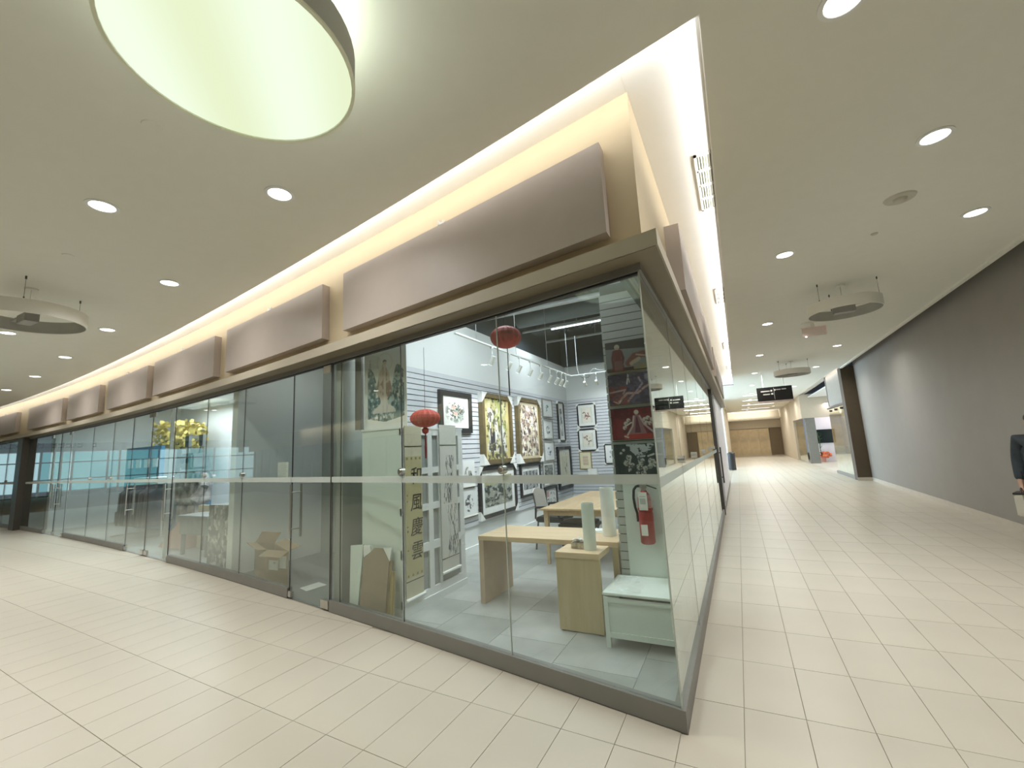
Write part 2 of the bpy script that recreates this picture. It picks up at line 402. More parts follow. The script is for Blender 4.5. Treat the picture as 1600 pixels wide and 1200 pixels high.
# ---- shop floors
gal = [(-.45, yl(.45) + .02), (-.45, 10.62), (-3.84, 10.62)] + [LP(s, -.02) for s in np.linspace(3.84, .5, 12)]
struct('floor_gallery', MB().prism(gal, -.02, -.003), M_gfloor)
gfl = bpy.data.objects['floor_gallery']
GM = [mat('gallery_tile_%s' % n, c, .38, var=.20, scale=2.2) for n, c in (('mid', (.37, .38, .36)), ('light', (.41, .415, .40)), ('dark', (.345, .355, .335)))]
for i in range(6):
    for j in range(14):
        x0 = -3.83 + i * .61; x1 = min(x0 + .607, -.49); y0 = 2.55 + j * .61 + (.3 if i % 2 else 0); y1 = min(y0 + .607, 10.6)
        la, lb = yl(-x0) + .07, yl(-x1) + .07
        if y1 < max(la, lb) + .02: continue
        obj('floor_tile', MB().prism([(x0, max(y0, la)), (x1, max(y0, lb)), (x1, y1), (x0, y1)], -.003, .001), random.choice(GM), gfl)
vac = [LP(s, -.02) for s in np.linspace(3.99, 6.55, 8)] + [(-6.55, 8.0), (-3.99, 8.0)]
struct('floor_vacant', MB().prism(vac, -.02, .001), M_dfloor)
far = [LP(s, -.02) for s in np.linspace(6.62, 26, 30)] + [(-26, 10), (-6.62, 10)]
struct('floor_shops', MB().prism(far, -.02, .001), M_gfloor)

# ---- mall ceiling with the cove cut along the shop front
edge = [LP(s, .38) for s in list(np.linspace(SFAR, 1, 60))] + [(.075, yl(-.075) - .38), (.078, 19.8), (-6, 19.8), (-6, 46), (3.3, 46), (3.2, 18.6), (3.2, 18.0), (3.34, 18.0), (3.14, -6.5), (-SFAR, -6.5)]
struct('ceiling', MB().prism(edge, CZ, CZ + .022), M_ceil)
lipA = wrap(.38, .078, 19.8); lipB = wrap(.372, .07, 19.8)
struct('trim_1', MB().band(lipA, lipB, CZ + .003, CZ + .045), M_cove)
struct('ceiling_cove', MB().band(wrap(.55, .30, 19.9), wrap(-.35, -.60, 19.9), VZ, VZ + .03), M_cove)
struct('trim_2', MB().box(-.62, .085, 19.80, 19.86, CZ - .03, VZ).box(-.62, .07, 19.76, 19.80, CZ + .03, VZ).box(-.62, .06, 19.72, 19.76, CZ + .07, VZ), M_cove)
# drywall joint on the cove ceiling beyond the fascia corner
struct('trim_3', MB().box(-.3945, -.3915, 2.46, 2.64, VZ - .0012, VZ), M_ceil)
struct('ceiling_roof', MB().box(-46, 8, -7, 46, 4.9, 5.0), M_deck)

# ---- fascia, header, soffit, sill: each one length round the corner
struct('wall_fascia', MB().band(wrap(.024, -.39), wrap(-.10, -.52), 2.77, VZ), M_fascia)
struct('trim_header', MB().band(wrap(.167, -.283), wrap(-.10, -.55), 2.676, 2.773), M_head, bevel=0)
struct('trim_soffit_shade', MB().band(wrap(.155, -.295), wrap(-.0, -.42), 2.672, 2.676), mat('soffit_shade_brown', (.22, .18, .12), .5, var=.03))  # thin dark plate: the shade under the header put into its colour
struct('trim_soffit_frame', MB().band(wrap(0.0, -.42), wrap(-.035, -.455), 2.625, 2.676).band(wrap(-.055, -.475), wrap(-.09, -.51), 2.625, 2.676), M_sill)
struct('trim_soffit_seal', MB().band(wrap(-.02, -.44), wrap(-.06, -.48), 2.612, 2.627), M_rubber)
def sill_piece(name, s0, s1, n=10, corner=False):
    ss = np.linspace(s1, s0, n)
    A = [LP(s, 0) for s in ss]; B = [LP(s, -.065) for s in ss]
    if corner:
        A = [LP(s, 0) for s in np.linspace(s1, .419, n)] + [(-.419, 10.25)]
        B = [LP(s, -.065) for s in np.linspace(s1, .484, n)] + [(-.484, 10.25)]
    return struct(name, MB().band(A, B, 0.0, .112), M_sill)
sill_piece('baseboard_front', .42, 3.955, corner=True)
sill_piece('baseboard_vacant', 4.815, 8.71)
sill_piece('baseboard_shop', 10.92, 15.1)
sill_piece('baseboard_far', 16.8, 18.85)
sill_piece('baseboard_end', 19.35, 30)
# thin dark reveal under the sill
struct('trim_4', MB().box(-.487, -.4165, 11.55, 17.4, .0, .11), M_sill)

# ---- glazing
win_n = [0]; door_n = [0]
def pane_box(s0, s1, z0, z1, off=-.026, t=.005, gap=.003):
    a = Vector((*LP(s0, off), 0)); b = Vector((*LP(s1, off), 0)); d = (b - a).normalized(); n = Vector((d.y, -d.x, 0))
    c = (a + b) / 2; L = (b - a).length / 2 - gap
    return MB().obox((c.x, c.y, (z0 + z1) / 2), d * L, n * t, (0, 0, (z1 - z0) / 2)), a, b, d, n
def frost(par, a, b, n, z0=1.306, z1=1.366):
    if n.y > 0: n = -n
    c = (a + b) / 2 + n * .0068
    obj('frosted_band', MB().obox((c.x, c.y, (z0 + z1) / 2), (b - a) / 2 * .996, n * .0006, (0, 0, (z1 - z0) / 2)), M_frost, par)
def knob(par, s, z=1.407, side=1):
    p = Vector((*LP(s, -.026), z)); t, n = LT(s)
    obj('glass_connector', MB().cyl(p - n * .012, p + n * .030, .032, n=20).cyl(p + n * .03, p + n * .036, .026, .020, n=20), M_steel, par, smooth=True)
def win(s0, s1, z0=.112, z1=2.62, seal=True, kn=True, sealm=None):
    win_n[0] += 1; name = 'window_%d' % win_n[0]
    mb, a, b, d, n = pane_box(s0, s1, z0, z1)
    o = struct(name, mb, M_glass); frost(o, a, b, n)
    if kn: knob(o, s1)
    if seal:
        p = LP(s1, -.026); obj('joint_seal', MB().cyl((p[0], p[1], z0), (p[0], p[1], z1), .0055, n=8), sealm or M_darksteel, o)
    return o
M_pale = mat('pale_glass_edge', (.55, .60, .55), .4)
w0 = win(.437, 1.605, sealm=M_pale)
p = LP(.437, -.018); obj('joint_seal', MB().box(-.4435, -.4355, yl(.44) + .014, yl(.44) + .022, .112, 2.62), M_pale, w0)
win(1.605, 2.788); win(2.788, 3.79, kn=False); win(3.79, 3.95, kn=False)
win(4.815, 6.14); win(6.14, 7.43); win(7.43, 8.71, seal=False, kn=False)
win(10.92, 12.1); win(12.1, 13.5); win(13.5, 15.1, seal=False, kn=False)
win(16.8, 18.85, kn=False)
for a_, b_ in zip(np.arange(19.35, 29, 1.5), np.arange(20.85, 30.6, 1.5)): win(float(a_), float(b_))
def door(s0, s1, hinge_at='far', handle_s=None, z0=.012, z1=2.60):
    door_n[0] += 1; name = 'door_%d' % door_n[0]
    mb, a, b, d, n = pane_box(s0, s1, z0, z1, off=-.02)
    if n.y > 0: n = -n
    o = struct(name, mb, M_glass); frost(o, a, b, n)
    hs = s0 + .08 if hinge_at == 'near' else s1 - .08
    for z in (.055, 2.565):
        pp = Vector((*LP(hs, -.02), z)); t, nn = LT(hs)
        obj('patch_fitting', MB().obox(pp, t * .075, nn * .018, (0, 0, .042)), M_steel, o, bevel=.004)
    ms = s1 - .03 if hinge_at == 'near' else s0 + .03
    pp = Vector((*LP(ms, -.02), .05)); t, nn = LT(ms); obj('floor_lock', MB().obox(pp, t * .03, nn * .02, (0, 0, .032)), M_steel, o, bevel=.004)
    es = s1 - .004 if hinge_at == 'near' else s0 + .004
    pe = LP(es, -.02); obj('joint_seal', MB().cyl((pe[0], pe[1], z0), (pe[0], pe[1], z1), .007, n=8), M_rubber, o)
    pe = LP(s0 + .004 if hinge_at == 'near' else s1 - .004, -.02); obj('joint_seal', MB().cyl((pe[0], pe[1], z0), (pe[0], pe[1], z1), .006, n=8), M_darksteel, o)
    H = handle_s if handle_s is not None else ((s1 - .09) if hinge_at == 'near' else (s0 + .09))
    mbh = MB(); P0 = Vector((*LP(H, -.02), 0)); t, nn = LT(H)
    for sd in (1, -1):
        q = P0 + nn * (.062 * sd); mbh.cyl((q.x, q.y, .68), (q.x, q.y, 1.285), .0125, n=12)
    for z in (.78, 1.19):
        qa = P0 + nn * .062; qb = P0 - nn * .062; mbh.cyl((qa.x, qa.y, z), (qb.x, qb.y, z), .009, n=10)
    obj('handle', mbh, M_steel, o, smooth=True)
    return o
door(3.965, 4.80, 'near', 4.70)
door(9.85, 10.90, 'near'); door(8.73, 9.84, 'far', 8.85)
door(15.12, 15.95, 'near'); door(15.96, 16.79, 'far')
# posts of the left front
def post(name, s, w, dpt, z0, z1, m, off=-.02):
    pp = Vector((*LP(s, off), (z0 + z1) / 2)); t, nn = LT(s)
    return struct(name, MB().obox(pp, t * w / 2, nn * dpt / 2, (0, 0, (z1 - z0) / 2)), m)
post('trim_post_far', 19.1, .46, .30, 0, 2.676, M_frame)
post('trim_post_mid', 9.19, .05, .05, 0, 2.62, M_steel, -.12)

# ---- right side of the corner: straight glass front along the corridor
XG = -.4435
def rwin(y0, y1, z0=.112, z1=2.62, seal=True):
    win_n[0] += 1
    o = struct('window_%d' % win_n[0], MB().box(XG - .005, XG + .005, y0 + .003, y1 - .003, z0, z1), M_glass)
    obj('frosted_band', MB().box(XG + .0056, XG + .0070, y0 + .004, y1 - .004, 1.285, 1.345), M_frost, o)
    if seal:
        obj('joint_seal', MB().cyl((XG, y1, z0), (XG, y1, z1), .006, n=8), M_darksteel, o)
        obj('glass_connector', MB().cyl((XG - .012, y1, 1.40), (XG + .034, y1, 1.40), .030, n=18), M_steel, o, smooth=True)
    return o
yc = yl(.44) + .022
ys = [yc, 3.90, 5.05, 6.45, 7.85, 9.05, 10.22]
for a_, b_ in zip(ys[:-1], ys[1:]): rwin(a_, b_, seal=b_ < 10)
struct('trim_post_right', MB().box(-.475, -.405, 10.22, 10.36, 0, 2.64), M_frame)
door_n[0] += 1
dr = struct('door_%d' % door_n[0], MB().box(XG - .005, XG + .005, 10.37, 11.5, .012, 2.6), M_glass)
obj('handle', MB().cyl((-.375, 10.55, .62), (-.375, 10.55, 1.38), .014).cyl((-.50, 10.55, .62), (-.50, 10.55, 1.38), .014).cyl((-.5, 10.55, .74), (-.375, 10.55, .74), .01).cyl((-.5, 10.55, 1.26), (-.375, 10.55, 1.26), .01), M_darksteel, dr)
obj('patch_fitting', MB().box(-.465, -.42, 10.38, 10.58, .01, .10), M_darksteel, dr)
obj('frosted_band', MB().box(XG + .0056, XG + .0070, 10.38, 11.49, 1.285, 1.345), M_frost, dr)
struct('wall_corridor_left', MB().box(-.60, -.425, 11.52, 17.42, .0, 2.676), M_lilac)

# ---- gallery shell
slatw = sroot('wall_gallery_left', (-3.84, 7.0, 0))
obj('wall_board', MB().box(-3.95, -3.846, 4.30, 10.7, 0, 3.63), M_white, slatw)
obj('plain_panel', MB().box(-3.95, -3.835, 3.40, 4.30, 0, 3.6), mat('grey_green_panel', (.34, .36, .33), .6), slatw)
obj('slat_backing', MB().box(-3.846, -3.838, 4.30, 10.6, .405, 2.735), M_groove, slatw)
NS = 31; Z0s, Z1s = .405, 2.735; hs = (Z1s - Z0s) / NS
for i in range(NS): obj('slat', MB().box(-3.839, -3.824, 4.30, 10.6, Z0s + i * hs + .0058, Z0s + (i + 1) * hs - .0058), M_slat, slatw)
obj('baseboard', MB().box(-3.846, -3.828, 4.30, 10.6, 0, .11), M_white, slatw)
slatb = sroot('wall_gallery_back', (-2.2, 10.62, 0))
obj('wall_board', MB().box(-3.84, -.46, 10.625, 10.72, 0, 3.62), M_white, slatb)
obj('slat_backing', MB().box(-3.82, -.46, 10.612, 10.625, .405, 2.735), M_groove, slatb)
for i in range(NS): obj('slat', MB().box(-3.82, -.46, 10.600, 10.613, Z0s + i * hs + .0058, Z0s + (i + 1) * hs - .0058), M_slat, slatb)
obj('baseboard', MB().box(-3.82, -.46, 10.605, 10.625, 0, .11), M_white, slatb)
# corner pillar behind the glass: white, slat board above
pil = sroot('wall_pillar', (-.76, 4.3, 0))
obj('pillar_core', MB().box(-1.05, -.49, 4.083, 4.62, 0, 4.0), M_mint, pil)
obj('slat_backing', MB().box(-1.05, -.49, 4.075, 4.083, .30, 3.10), M_groove, pil)
for i in range(36): 
    z = .30 + i * hs; obj('slat', MB().box(-1.062, -.49, 4.066, 4.077, z + .004, z + hs - .004), mat('grey_slat_board', (.50, .52, .48), .6, var=.02), pil)
obj('white_board', MB().box(-.985, -.49, 4.052, 4.066, .02, 1.262), M_mint, pil)
# deck, beams, pipes and ducts over the gallery
deck = sroot('ceiling_gallery_deck', (-2.2, 6.8, 3.9))
db = MB()
for i in range(26): db.box(-3.9 + i * .135, -3.9 + i * .135 + .07, 3.0, 10.7, 4.62, 4.70)
dk = obj('deck_ribs', db.box(-3.95, -.45, 2.9, 10.7, 4.70, 4.75), M_deck, deck); dk['kind'] = 'stuff'
for y in (5.2, 7.1, 9.0): obj('beam', MB().box(-3.85, -.5, y - .07, y + .07, 4.30, 4.32).box(-3.85, -.5, y - .012, y + .012, 4.32, 4.60).box(-3.85, -.5, y - .07, y + .07, 4.60, 4.62), M_deck, deck)
for y, z, r_ in ((4.55, 3.80, .022), (5.65, 3.86, .03), (6.5, 3.90, .045), (8.1, 4.0, .025), (9.4, 4.05, .03)):
    obj('pipe', MB().cyl((-3.8, y, z), (-.5, y, z), r_, n=10), M_pipe, deck)
    obj('hanger_rod', MB().cyl((-2.6, y, z), (-2.6, y, 4.62), .006, n=6).cyl((-1.4, y, z), (-1.4, y, 4.62), .006, n=6), M_pipe, deck)
obj('duct', MB().box(-2.2, -.6, 5.95, 6.3, 4.0, 4.3), M_duct, deck)
obj('duct', MB().cyl((-3.7, 7.7, 4.15), (-.6, 7.7, 4.15), .17, n=18), M_duct, deck, smooth=True)
obj('header_beam', MB().box(-3.84, -.46, 10.45, 10.62, 3.62, 3.75), M_deck, deck)
struct('wall_gallery_deck_back', MB().box(-3.95, -.45, 10.72, 10.8, 3.6, 4.9), M_deck)
struct('wall_gallery_deck_side', MB().box(-4.1, -3.96, 3.62, 10.8, 3.6, 4.9), M_deck)
struct('wall_gallery_right', MB().box(-.60, -.45, 10.75, 11.5, 0, 4.9), M_white)
# wall over the header closing the shops from the mall cove
struct('wall_bulkhead_inner', MB().band(wrap(-.14, -.56), wrap(-.18, -.60), 2.66, 4.9), M_deck)

# ---- vacant shop and lit shops on the left
struct('wall_vacant_right', MB().box(-3.99, -3.952, 3.47, 8.0, 0, 3.6), mat('grey_vacant_wall', (.42, .43, .41), .7))
struct('wall_vacant_back', MB().box(-6.55, -3.99, 5.35, 5.45, 0, 3.6), mat('grey_vacant_wall', (.42, .43, .41), .7))
struct('wall_vacant_left', MB().box(-6.68, -6.55, 3.86, 10.0, 0, 3.6), M_white)
struct('ceiling_vacant', MB().prism([LP(s, -.2) for s in np.linspace(3.95, 6.6, 8)] + [(-6.6, 8.0), (-3.95, 8.0)], 3.6, 3.64), mat('grey_vacant_ceiling', (.35, .35, .34), .8))
struct('wall_shop_back', MB().box(-26, -6.68, 8.2, 8.35, 0, 3.6), M_white)
struct('ceiling_shop', MB().prism([LP(s, -.2) for s in np.linspace(6.68, 26, 24)] + [(-26, 8.3), (-6.68, 8.3)], 3.6, 3.64), M_white)
struct('wall_shop_divider', MB().box(-17.4, -17.25, 5.1, 8.2, 0, 3.6), M_white)

# ---- right-hand side of the corridor
def rw(y0, y1, t0, t1, z0, z1): return MB().prism([(XW(y0) + t0, y0), (XW(y0) + t1, y0), (XW(y1) + t1, y1), (XW(y1) + t0, y1)], z0, z1)
struct('wall_right', rw(-6.5, 17.85, .0, .12, 0, 4.3), M_rwall)
struct('baseboard_right', rw(-6.5, 17.85, -.014, .0, 0, .10), M_base)
struct('trim_5', MB().prism([(3.34 - .045, 18.0), (3.36, 18.0), (3.16, -6.5), (3.14 - .045, -6.5)], CZ - .03, CZ + .04), M_ceil)
struct('ceiling_recess', rw(-6.5, 17.95, -.45, .1, 4.1, 4.14), M_brownwall)
struct('wall_dark_return', MB().box(3.29, 3.80, 17.86, 18.30, 0, 3.72), M_brownwall)
struct('baseboard_dark', MB().box(3.28, 3.66, 17.845, 17.86, 0, .10), M_base)
struct('wall_behind', MB().box(-1.0, 4.0, -6.6, -6.5, 0, 4.3), M_rwall)

# ---- far right shop fronts
struct('wall_store_bulkhead', MB().box(3.42, 3.62, 18.3, 21.6, 2.62, 4.2).box(3.42, 6.4, 21.5, 21.7, 2.62, 4.2), mat('cream_bulkhead', (.38, .345, .30), .7))
win_n[0] += 1
wr = struct('window_%d' % win_n[0], MB().box(3.345, 3.355, 18.32, 21.35, .10, 2.50), M_glass)
obj('rail', MB().box(3.31, 3.39, 18.31, 21.4, 2.50, 2.56), M_darksteel, wr)
for y in (18.9, 19.9, 20.9): obj('glass_connector', MB().cyl((3.30, y, 2.42), (3.40, y, 2.42), .04, n=10), M_darksteel, wr)
struct('baseboard_store', MB().box(3.31, 3.40, 18.30, 21.4, 0, .10), M_sill)
struct('floor_store', MB().box(3.41, 6.6, 18.3, 31, -.02, .002), M_base)
struct('wall_store_back', MB().box(6.4, 6.5, 18.2, 31, 0, 3.6), M_white)
struct('ceiling_store', MB().box(3.62, 6.5, 18.2, 28.4, 3.55, 3.6), M_white)
struct('ceiling_cove_right', MB().box(3.10, 3.62, 18.0, 30.5, VZ, VZ + .03), M_cove)
area('cove_led', (3.24, 20.0, 3.79), (3.6, 20.0, 3.80), 3.0, .03, 5, (1, .95, .88))
area('cove_led', (3.24, 34.0, 3.79), (3.6, 34.0, 3.80), 8.0, .03, 14, (1, .95, .88))
struct('wall_store_two', MB().box(3.22, 3.40, 32.9, 42.2, 0, 3.75).box(3.22, 6.4, 28.55, 28.75, 2.45, 3.75).box(3.22, 3.40, 28.75, 33.0, 2.45, 3.75), M_beige)
struct('wall_store_column', MB().box(3.36, 3.80, 28.6, 28.9, 0, 2.45), mat('grey_column', (.20, .195, .17), .6))
win_n[0] += 1
struct('window_%d' % win_n[0], MB().box(3.28, 3.29, 28.95, 32.85, .05, 2.4), M_glass)
struct('wall_tv', MB().box(3.9, 6.4, 30.2, 30.3, 0, 2.8), M_lilac)
tv = thing('television', 'wide black television mounted on the white shop wall far down the corridor', 'television', (4.40, 30.17, 1.02))
obj('screen', MB().box(3.98, 4.84, 30.15, 30.18, 1.04, 1.80), M_screen, tv, bevel=.006); obj('bracket', MB().box(4.25, 4.55, 30.18, 30.2, 1.2, 1.6), M_frame, tv)
pl = thing('potted_plant', 'thin green plant with orange blooms at the far shop entrance', 'plant', (4.05, 29.9, 0))
obj('pot', MB().lathe((4.05, 29.9, 0), [(0, 0), (.16, 0), (.2, .25), (.16, .25), (0, .24)], 16), M_salmon, pl)
obj('stem', MB().tube([(4.05, 29.9, .24), (4.02, 29.88, .8), (4.06, 29.9, 1.25), (3.99, 29.9, 1.6)], .02), M_leaf, pl)
lf = MB()
for i in range(46):
    t = random.uniform(.45, 1.7); a = random.uniform(0, 6.28); l = random.uniform(.10, .24)
    b = Vector((4.03, 29.9, t)); d = Vector((math.cos(a), math.sin(a), random.uniform(-.3, .5))) * l; s_ = Vector((-math.sin(a), math.cos(a), 0)) * .03
    lf.add([b, b + d / 2 + s_, b + d, b + d / 2 - s_], [(0, 1, 2, 3)])
o = obj('foliage', lf, M_leaf, pl); o['kind'] = 'stuff'
fb = MB()
for i in range(26):
    a = random.uniform(0, 6.28); rr = random.uniform(0, .38); c = (4.2 + rr * math.cos(a), 29.85 + rr * .4 * math.sin(a), .22 + random.uniform(0, .32))
    fb.lathe(c, [(0, -.07), (.06, -.04), (.075, 0), (.05, .05), (0, .07)], 7)
o = obj('blooms', fb, M_flower, pl); o['kind'] = 'stuff'
# things in the lit store behind the glass
sh = thing('display_shelf', 'white shelf unit of pale boxes behind the far right shop glass', 'shelf', (5.0, 20.6, 0))
for z in (.02, .55, 1.05, 1.55, 2.05): obj('shelf_board', MB().box(3.9, 6.2, 20.85, 21.25, z, z + .03), M_white, sh)
for x in (3.9, 6.17): obj('side_panel', MB().box(x, x + .03, 20.85, 21.25, 0, 2.1), M_white, sh)
bi = 0
words_c = ['pale blue', 'teal', 'white', 'grey blue']
for zi, z in enumerate((.58, 1.08, 1.58)):
    for k in range(4):
        x = 4.0 + k * .54; c = [(.45, .66, .72), (.22, .48, .52), (.8, .84, .85), (.36, .46, .55)][(k + zi) % 4]; nm = words_c[(k + zi) % 4]
        b_ = obj('stored_box', MB().box(x, x + .40, 20.88, 21.15, z + .001, z + .30 + .04 * ((k * 3 + zi) % 3)), mat('box_' + nm.replace(' ', '_'), c, .5), bevel=.006)
        tag(b_, '%s box on the %s shelf of the far right shop, %s from the corridor' % (nm, ['lower', 'middle', 'upper'][zi], ['first', 'second', 'third', 'fourth'][k]), 'box', 'boxes on the far shop shelves')
po = canvas('floral_window_graphic', None, (3.362, 21.3, .12), (0, -2.9, 0), (0, 0, .95), (lambda n: lay(lay(np.ones((40, 110, 3)) * (.74, .71, .70), sstep(.5, .62, n(1)), (.62, .52, .56)), sstep(.60, .7, n(2)), (.42, .16, .2)))(lambda s_: noise(40, 110, 8, s_)))
tag(po, 'pink floral film on the lower far right shop glass', 'window film')

# ---- far end of the corridor
struct('wall_end', MB().box(-3, 4, 42.2, 42.35, 2.30, 4.3), M_beige)
struct('wall_end_low', MB().box(-3, 4, 42.32, 42.4, 0, 2.35), M_beige)
me_ = sroot('wall_end_panels', (1.0, 42.2, 0))
for k in range(4): obj('panel', MB().box(-.62 + k * .735, -.62 + k * .735 + .725, 42.22, 42.31, .05, 2.26), M_marble, me_)
struct('door_%d' % (door_n[0] + 1), MB().box(2.36, 3.2, 42.2, 42.3, 0.02, 2.28), M_bdoor)
struct('baseboard_end_wall', MB().box(-3, 3.25, 42.16, 42.22, 0, .05), M_base)
struct('trim_end_cove', MB().box(-1, 3.2, 41.6, 42.2, 3.0, 3.06), M_cove)
area('cove_led', (1.0, 41.8, 3.12), (1.0, 41.8, 4), 3.6, .3, 35, NEUT)
struct('wall_corridor_far_left', MB().box(-.75, -.60, 27.2, 42.3, 0, 3.72), M_beige)
struct('wall_atrium_back', MB().box(-8, -.6, 27.0, 27.2, 0, 3.72), M_lilac)
struct('wall_atrium_front', MB().box(-8, -.60, 17.45, 17.6, 0, 4.3), M_lilac)
struct('window_atrium', MB().box(-6.2, -6.1, 17.6, 27, .3, 3.3), M_skyw)
struct('wall_atrium_side', MB().box(-6.2, -6.1, 17.6, 27, 0, .3).box(-6.2, -6.1, 17.6, 27, 3.3, 3.75), M_lilac)
bn = thing('litter_bin', 'slim dark litter bin by the white corridor wall far off', 'bin', (-.42, 24.6, 0))
obj('body', MB().lathe((-.42, 24.6, 0), [(0, .02), (.17, .02), (.17, .78), (0, .78)], 20), M_black, bn)
obj('lid', MB().lathe((-.42, 24.6, .78), [(.175, 0), (.175, .05), (.11, .10), (.1, .10), (.1, .02), (0, .02)], 20), M_black, bn)
for nm, y in (('nearest', 25.5), ('second', 29.0), ('third', 33.0), ('farthest', 37.5)):
    l_ = thing('linear_ceiling_light', 'long white strip light across the far corridor ceiling, %s of the four' % nm, 'ceiling light', (1.4, y, CZ - .01), 'strip lights across the far corridor')
    obj('housing', MB().box(.45, 2.35, y - .09, y + .09, CZ - .012, CZ), M_white, l_); obj('diffuser', MB().box(.48, 2.32, y - .065, y + .065, CZ - .016, CZ - .012), M_striplamp, l_)
    area('strip_lamp', (1.4, y, CZ - .03), (1.4, y, 0), 1.8, .12, 45, NEUT)

# ---- the west concourse: what the glass of the left front mirrors
opp = sroot('wall_opposite', (-12, -5.6, 0))
obj('bulkhead', MB().box(-44, -1.0, -5.8, -5.5, 2.62, 4.0), M_fascia, opp)
obj('back_panel', MB().box(-44, -1.0, -6.0, -5.9, 0, 2.62), M_teal, opp)
for k in range(22): obj('mullion', MB().box(-43 + k * 2.0, -42.92 + k * 2.0, -5.82, -5.7, 0, 2.62), M_pipe, opp)
obj('sill', MB().box(-44, -1.0, -5.84, -5.7, 0, .15), M_sill, opp)
wend = sroot('wall_west', (-44, 0, 0))
obj('bulkhead', MB().box(-44.2, -44, -6, 5.5, 3.1, 4.2), mat('pale_teal_band', (.40, .62, .64), .5), wend)
for k in range(10):
    y = -6 + k * 1.15
    obj('pane', MB().box(-44.1, -44.06, y + .06, y + 1.09, .35, 3.05), M_sky if k % 3 else M_skyw, wend)
    obj('mullion', MB().box(-44.05, -43.95, y - .06, y + .06, 0, 3.1), M_white, wend)
for z in (.32, 1.15, 2.35): obj('transom', MB().box(-44.05, -43.96, -6, 5.5, z - .04, z + .04), M_white, wend)
obj('low_wall', MB().box(-44.1, -44.0, -6, 5.5, 0, .33), M_teal, wend)

# ================================================================ THINGS OF THE MALL
# ---- blank sign panels on the fascia
ordn = ['first', 'second', 'third', 'fourth', 'fifth', 'sixth', 'seventh', 'eighth']
PAN = [(.590, 3.560), (3.970, 6.515), (6.930, 9.525), (9.87, 12.24), (12.79, 15.13), (15.6, 18.64), (19.83, 22.4)]
PL = ['very long blank taupe sign panel nearest the corner of the left front', 'second blank taupe sign panel from the corner, over the vacant glass door',
      'third blank taupe sign panel from the corner along the left front', 'fourth blank taupe sign panel from the corner along the left front',
      'fifth blank taupe sign panel from the corner along the left front', 'sixth blank taupe sign panel from the corner, before the dark post',
      'last blank taupe sign panel at the far left, cut by the picture edge']
for (a, b), lab in zip(PAN, PL):
    m_ = (a + b) / 2
    t = thing('sign_panel', lab, 'sign panel', (*LP(m_, .10), 2.885), 'blank sign panels on the fascia')
    ss = np.linspace(b, a, 6)
    obj('face', MB().band([LP(s, .124) for s in ss], [LP(s, .024) for s in ss], 2.885, 3.515), M_panel, t)
    q = LP(m_, .112)
    obj('lamp_clip', MB().box(q[0] - .018, q[0] + .018, q[1] - .012, q[1] + .012, 3.515, 3.535).box(q[0] - .03, q[0] - .018, q[1] - .012, q[1] + .012, 3.515, 3.556).box(q[0] + .018, q[0] + .03, q[1] - .012, q[1] + .012, 3.515, 3.552), M_white, t)
for (y0, y1), lab in zip(((4.02, 9.2), (10.1, 16.2)), ('blank taupe sign panel on the corridor fascia, end seen beside the bright cove', 'farther blank taupe sign panel on the corridor fascia, end seen under the cove')):
    t = thing('sign_panel', lab, 'sign panel', (-.31, (y0 + y1) / 2, 2.885), 'blank sign panels on the fascia')
    obj('face', MB().box(-.39, -.262, y0, y1, 2.885, 3.515), M_panel, t)

# ---- recessed downlights
DL = [(-4.443, 1.444, 'in the left ceiling below the glowing drum lamp'), (-3.098, 2.084, 'in the ceiling between the drum lamp and the cove'),
      (-5.768, 2.537, 'in the left ceiling nearest the cove, right of the hoop pendant'), (-8.474, 2.953, 'just right of the grey hoop pendant'),
      (-9.712, 2.216, 'below the grey hoop pendant at the left edge'), (-11.082, 3.286, 'fifth along the cove on the left ceiling'),
      (-13.702, 3.612, 'sixth along the cove on the left ceiling'), (-16.269, 3.811, 'farthest left by the distant hoop pendant'),
      (.728, 2.499, 'nearest of the row beside the corridor cove, at the top edge'), (.753, 5.983, 'second of the row beside the corridor cove'),
      (.756, 9.59, 'third of the row beside the corridor cove'), (.763, 13.21, 'fourth of the row beside the corridor cove'),
      (.747, 16.823, 'fifth of the row, left of the hanging black sign'), (.765, 20.699, 'sixth of the row beside the corridor cove'),
      (.834, 24.628, 'seventh of the row beside the corridor cove'), (.855, 28.291, 'eighth of the row down the corridor'), (.86, 31.9, 'ninth of the row down the corridor'),
      (1.574, 4.138, 'large at upper right, nearest the greige wall'), (2.429, 5.932, 'second along the greige wall ceiling'),
      (2.465, 13.24, 'right of the exit sign, along the greige wall'), (2.508, 16.925, 'above the dark brown wall end'), (2.5, 23.0, 'over the far right shop front'), (2.5, 30.5, 'added far down the corridor, right row'), (.9, 35.6, 'added tenth of the row down the corridor'), (2.5, 36.5, 'far down the corridor, right row near its end, added'), (.9, 39.4, 'added last of the row before the end wall'),  # the last two of each far row are added to brighten the end wall
      (-2.6, -1.6, 'behind the viewer, left concourse'), (1.6, -1.5, 'behind the viewer, corridor side'), (-7.5, -1.6, 'behind the viewer, second of the concourse row'),
      (-12.5, -1.2, 'behind the viewer, third of the concourse row'), (-19.5, 1.4, 'far left concourse, mirrored in the glass'), (-26, .6, 'farther left concourse, mirrored in the glass')]
proto = None
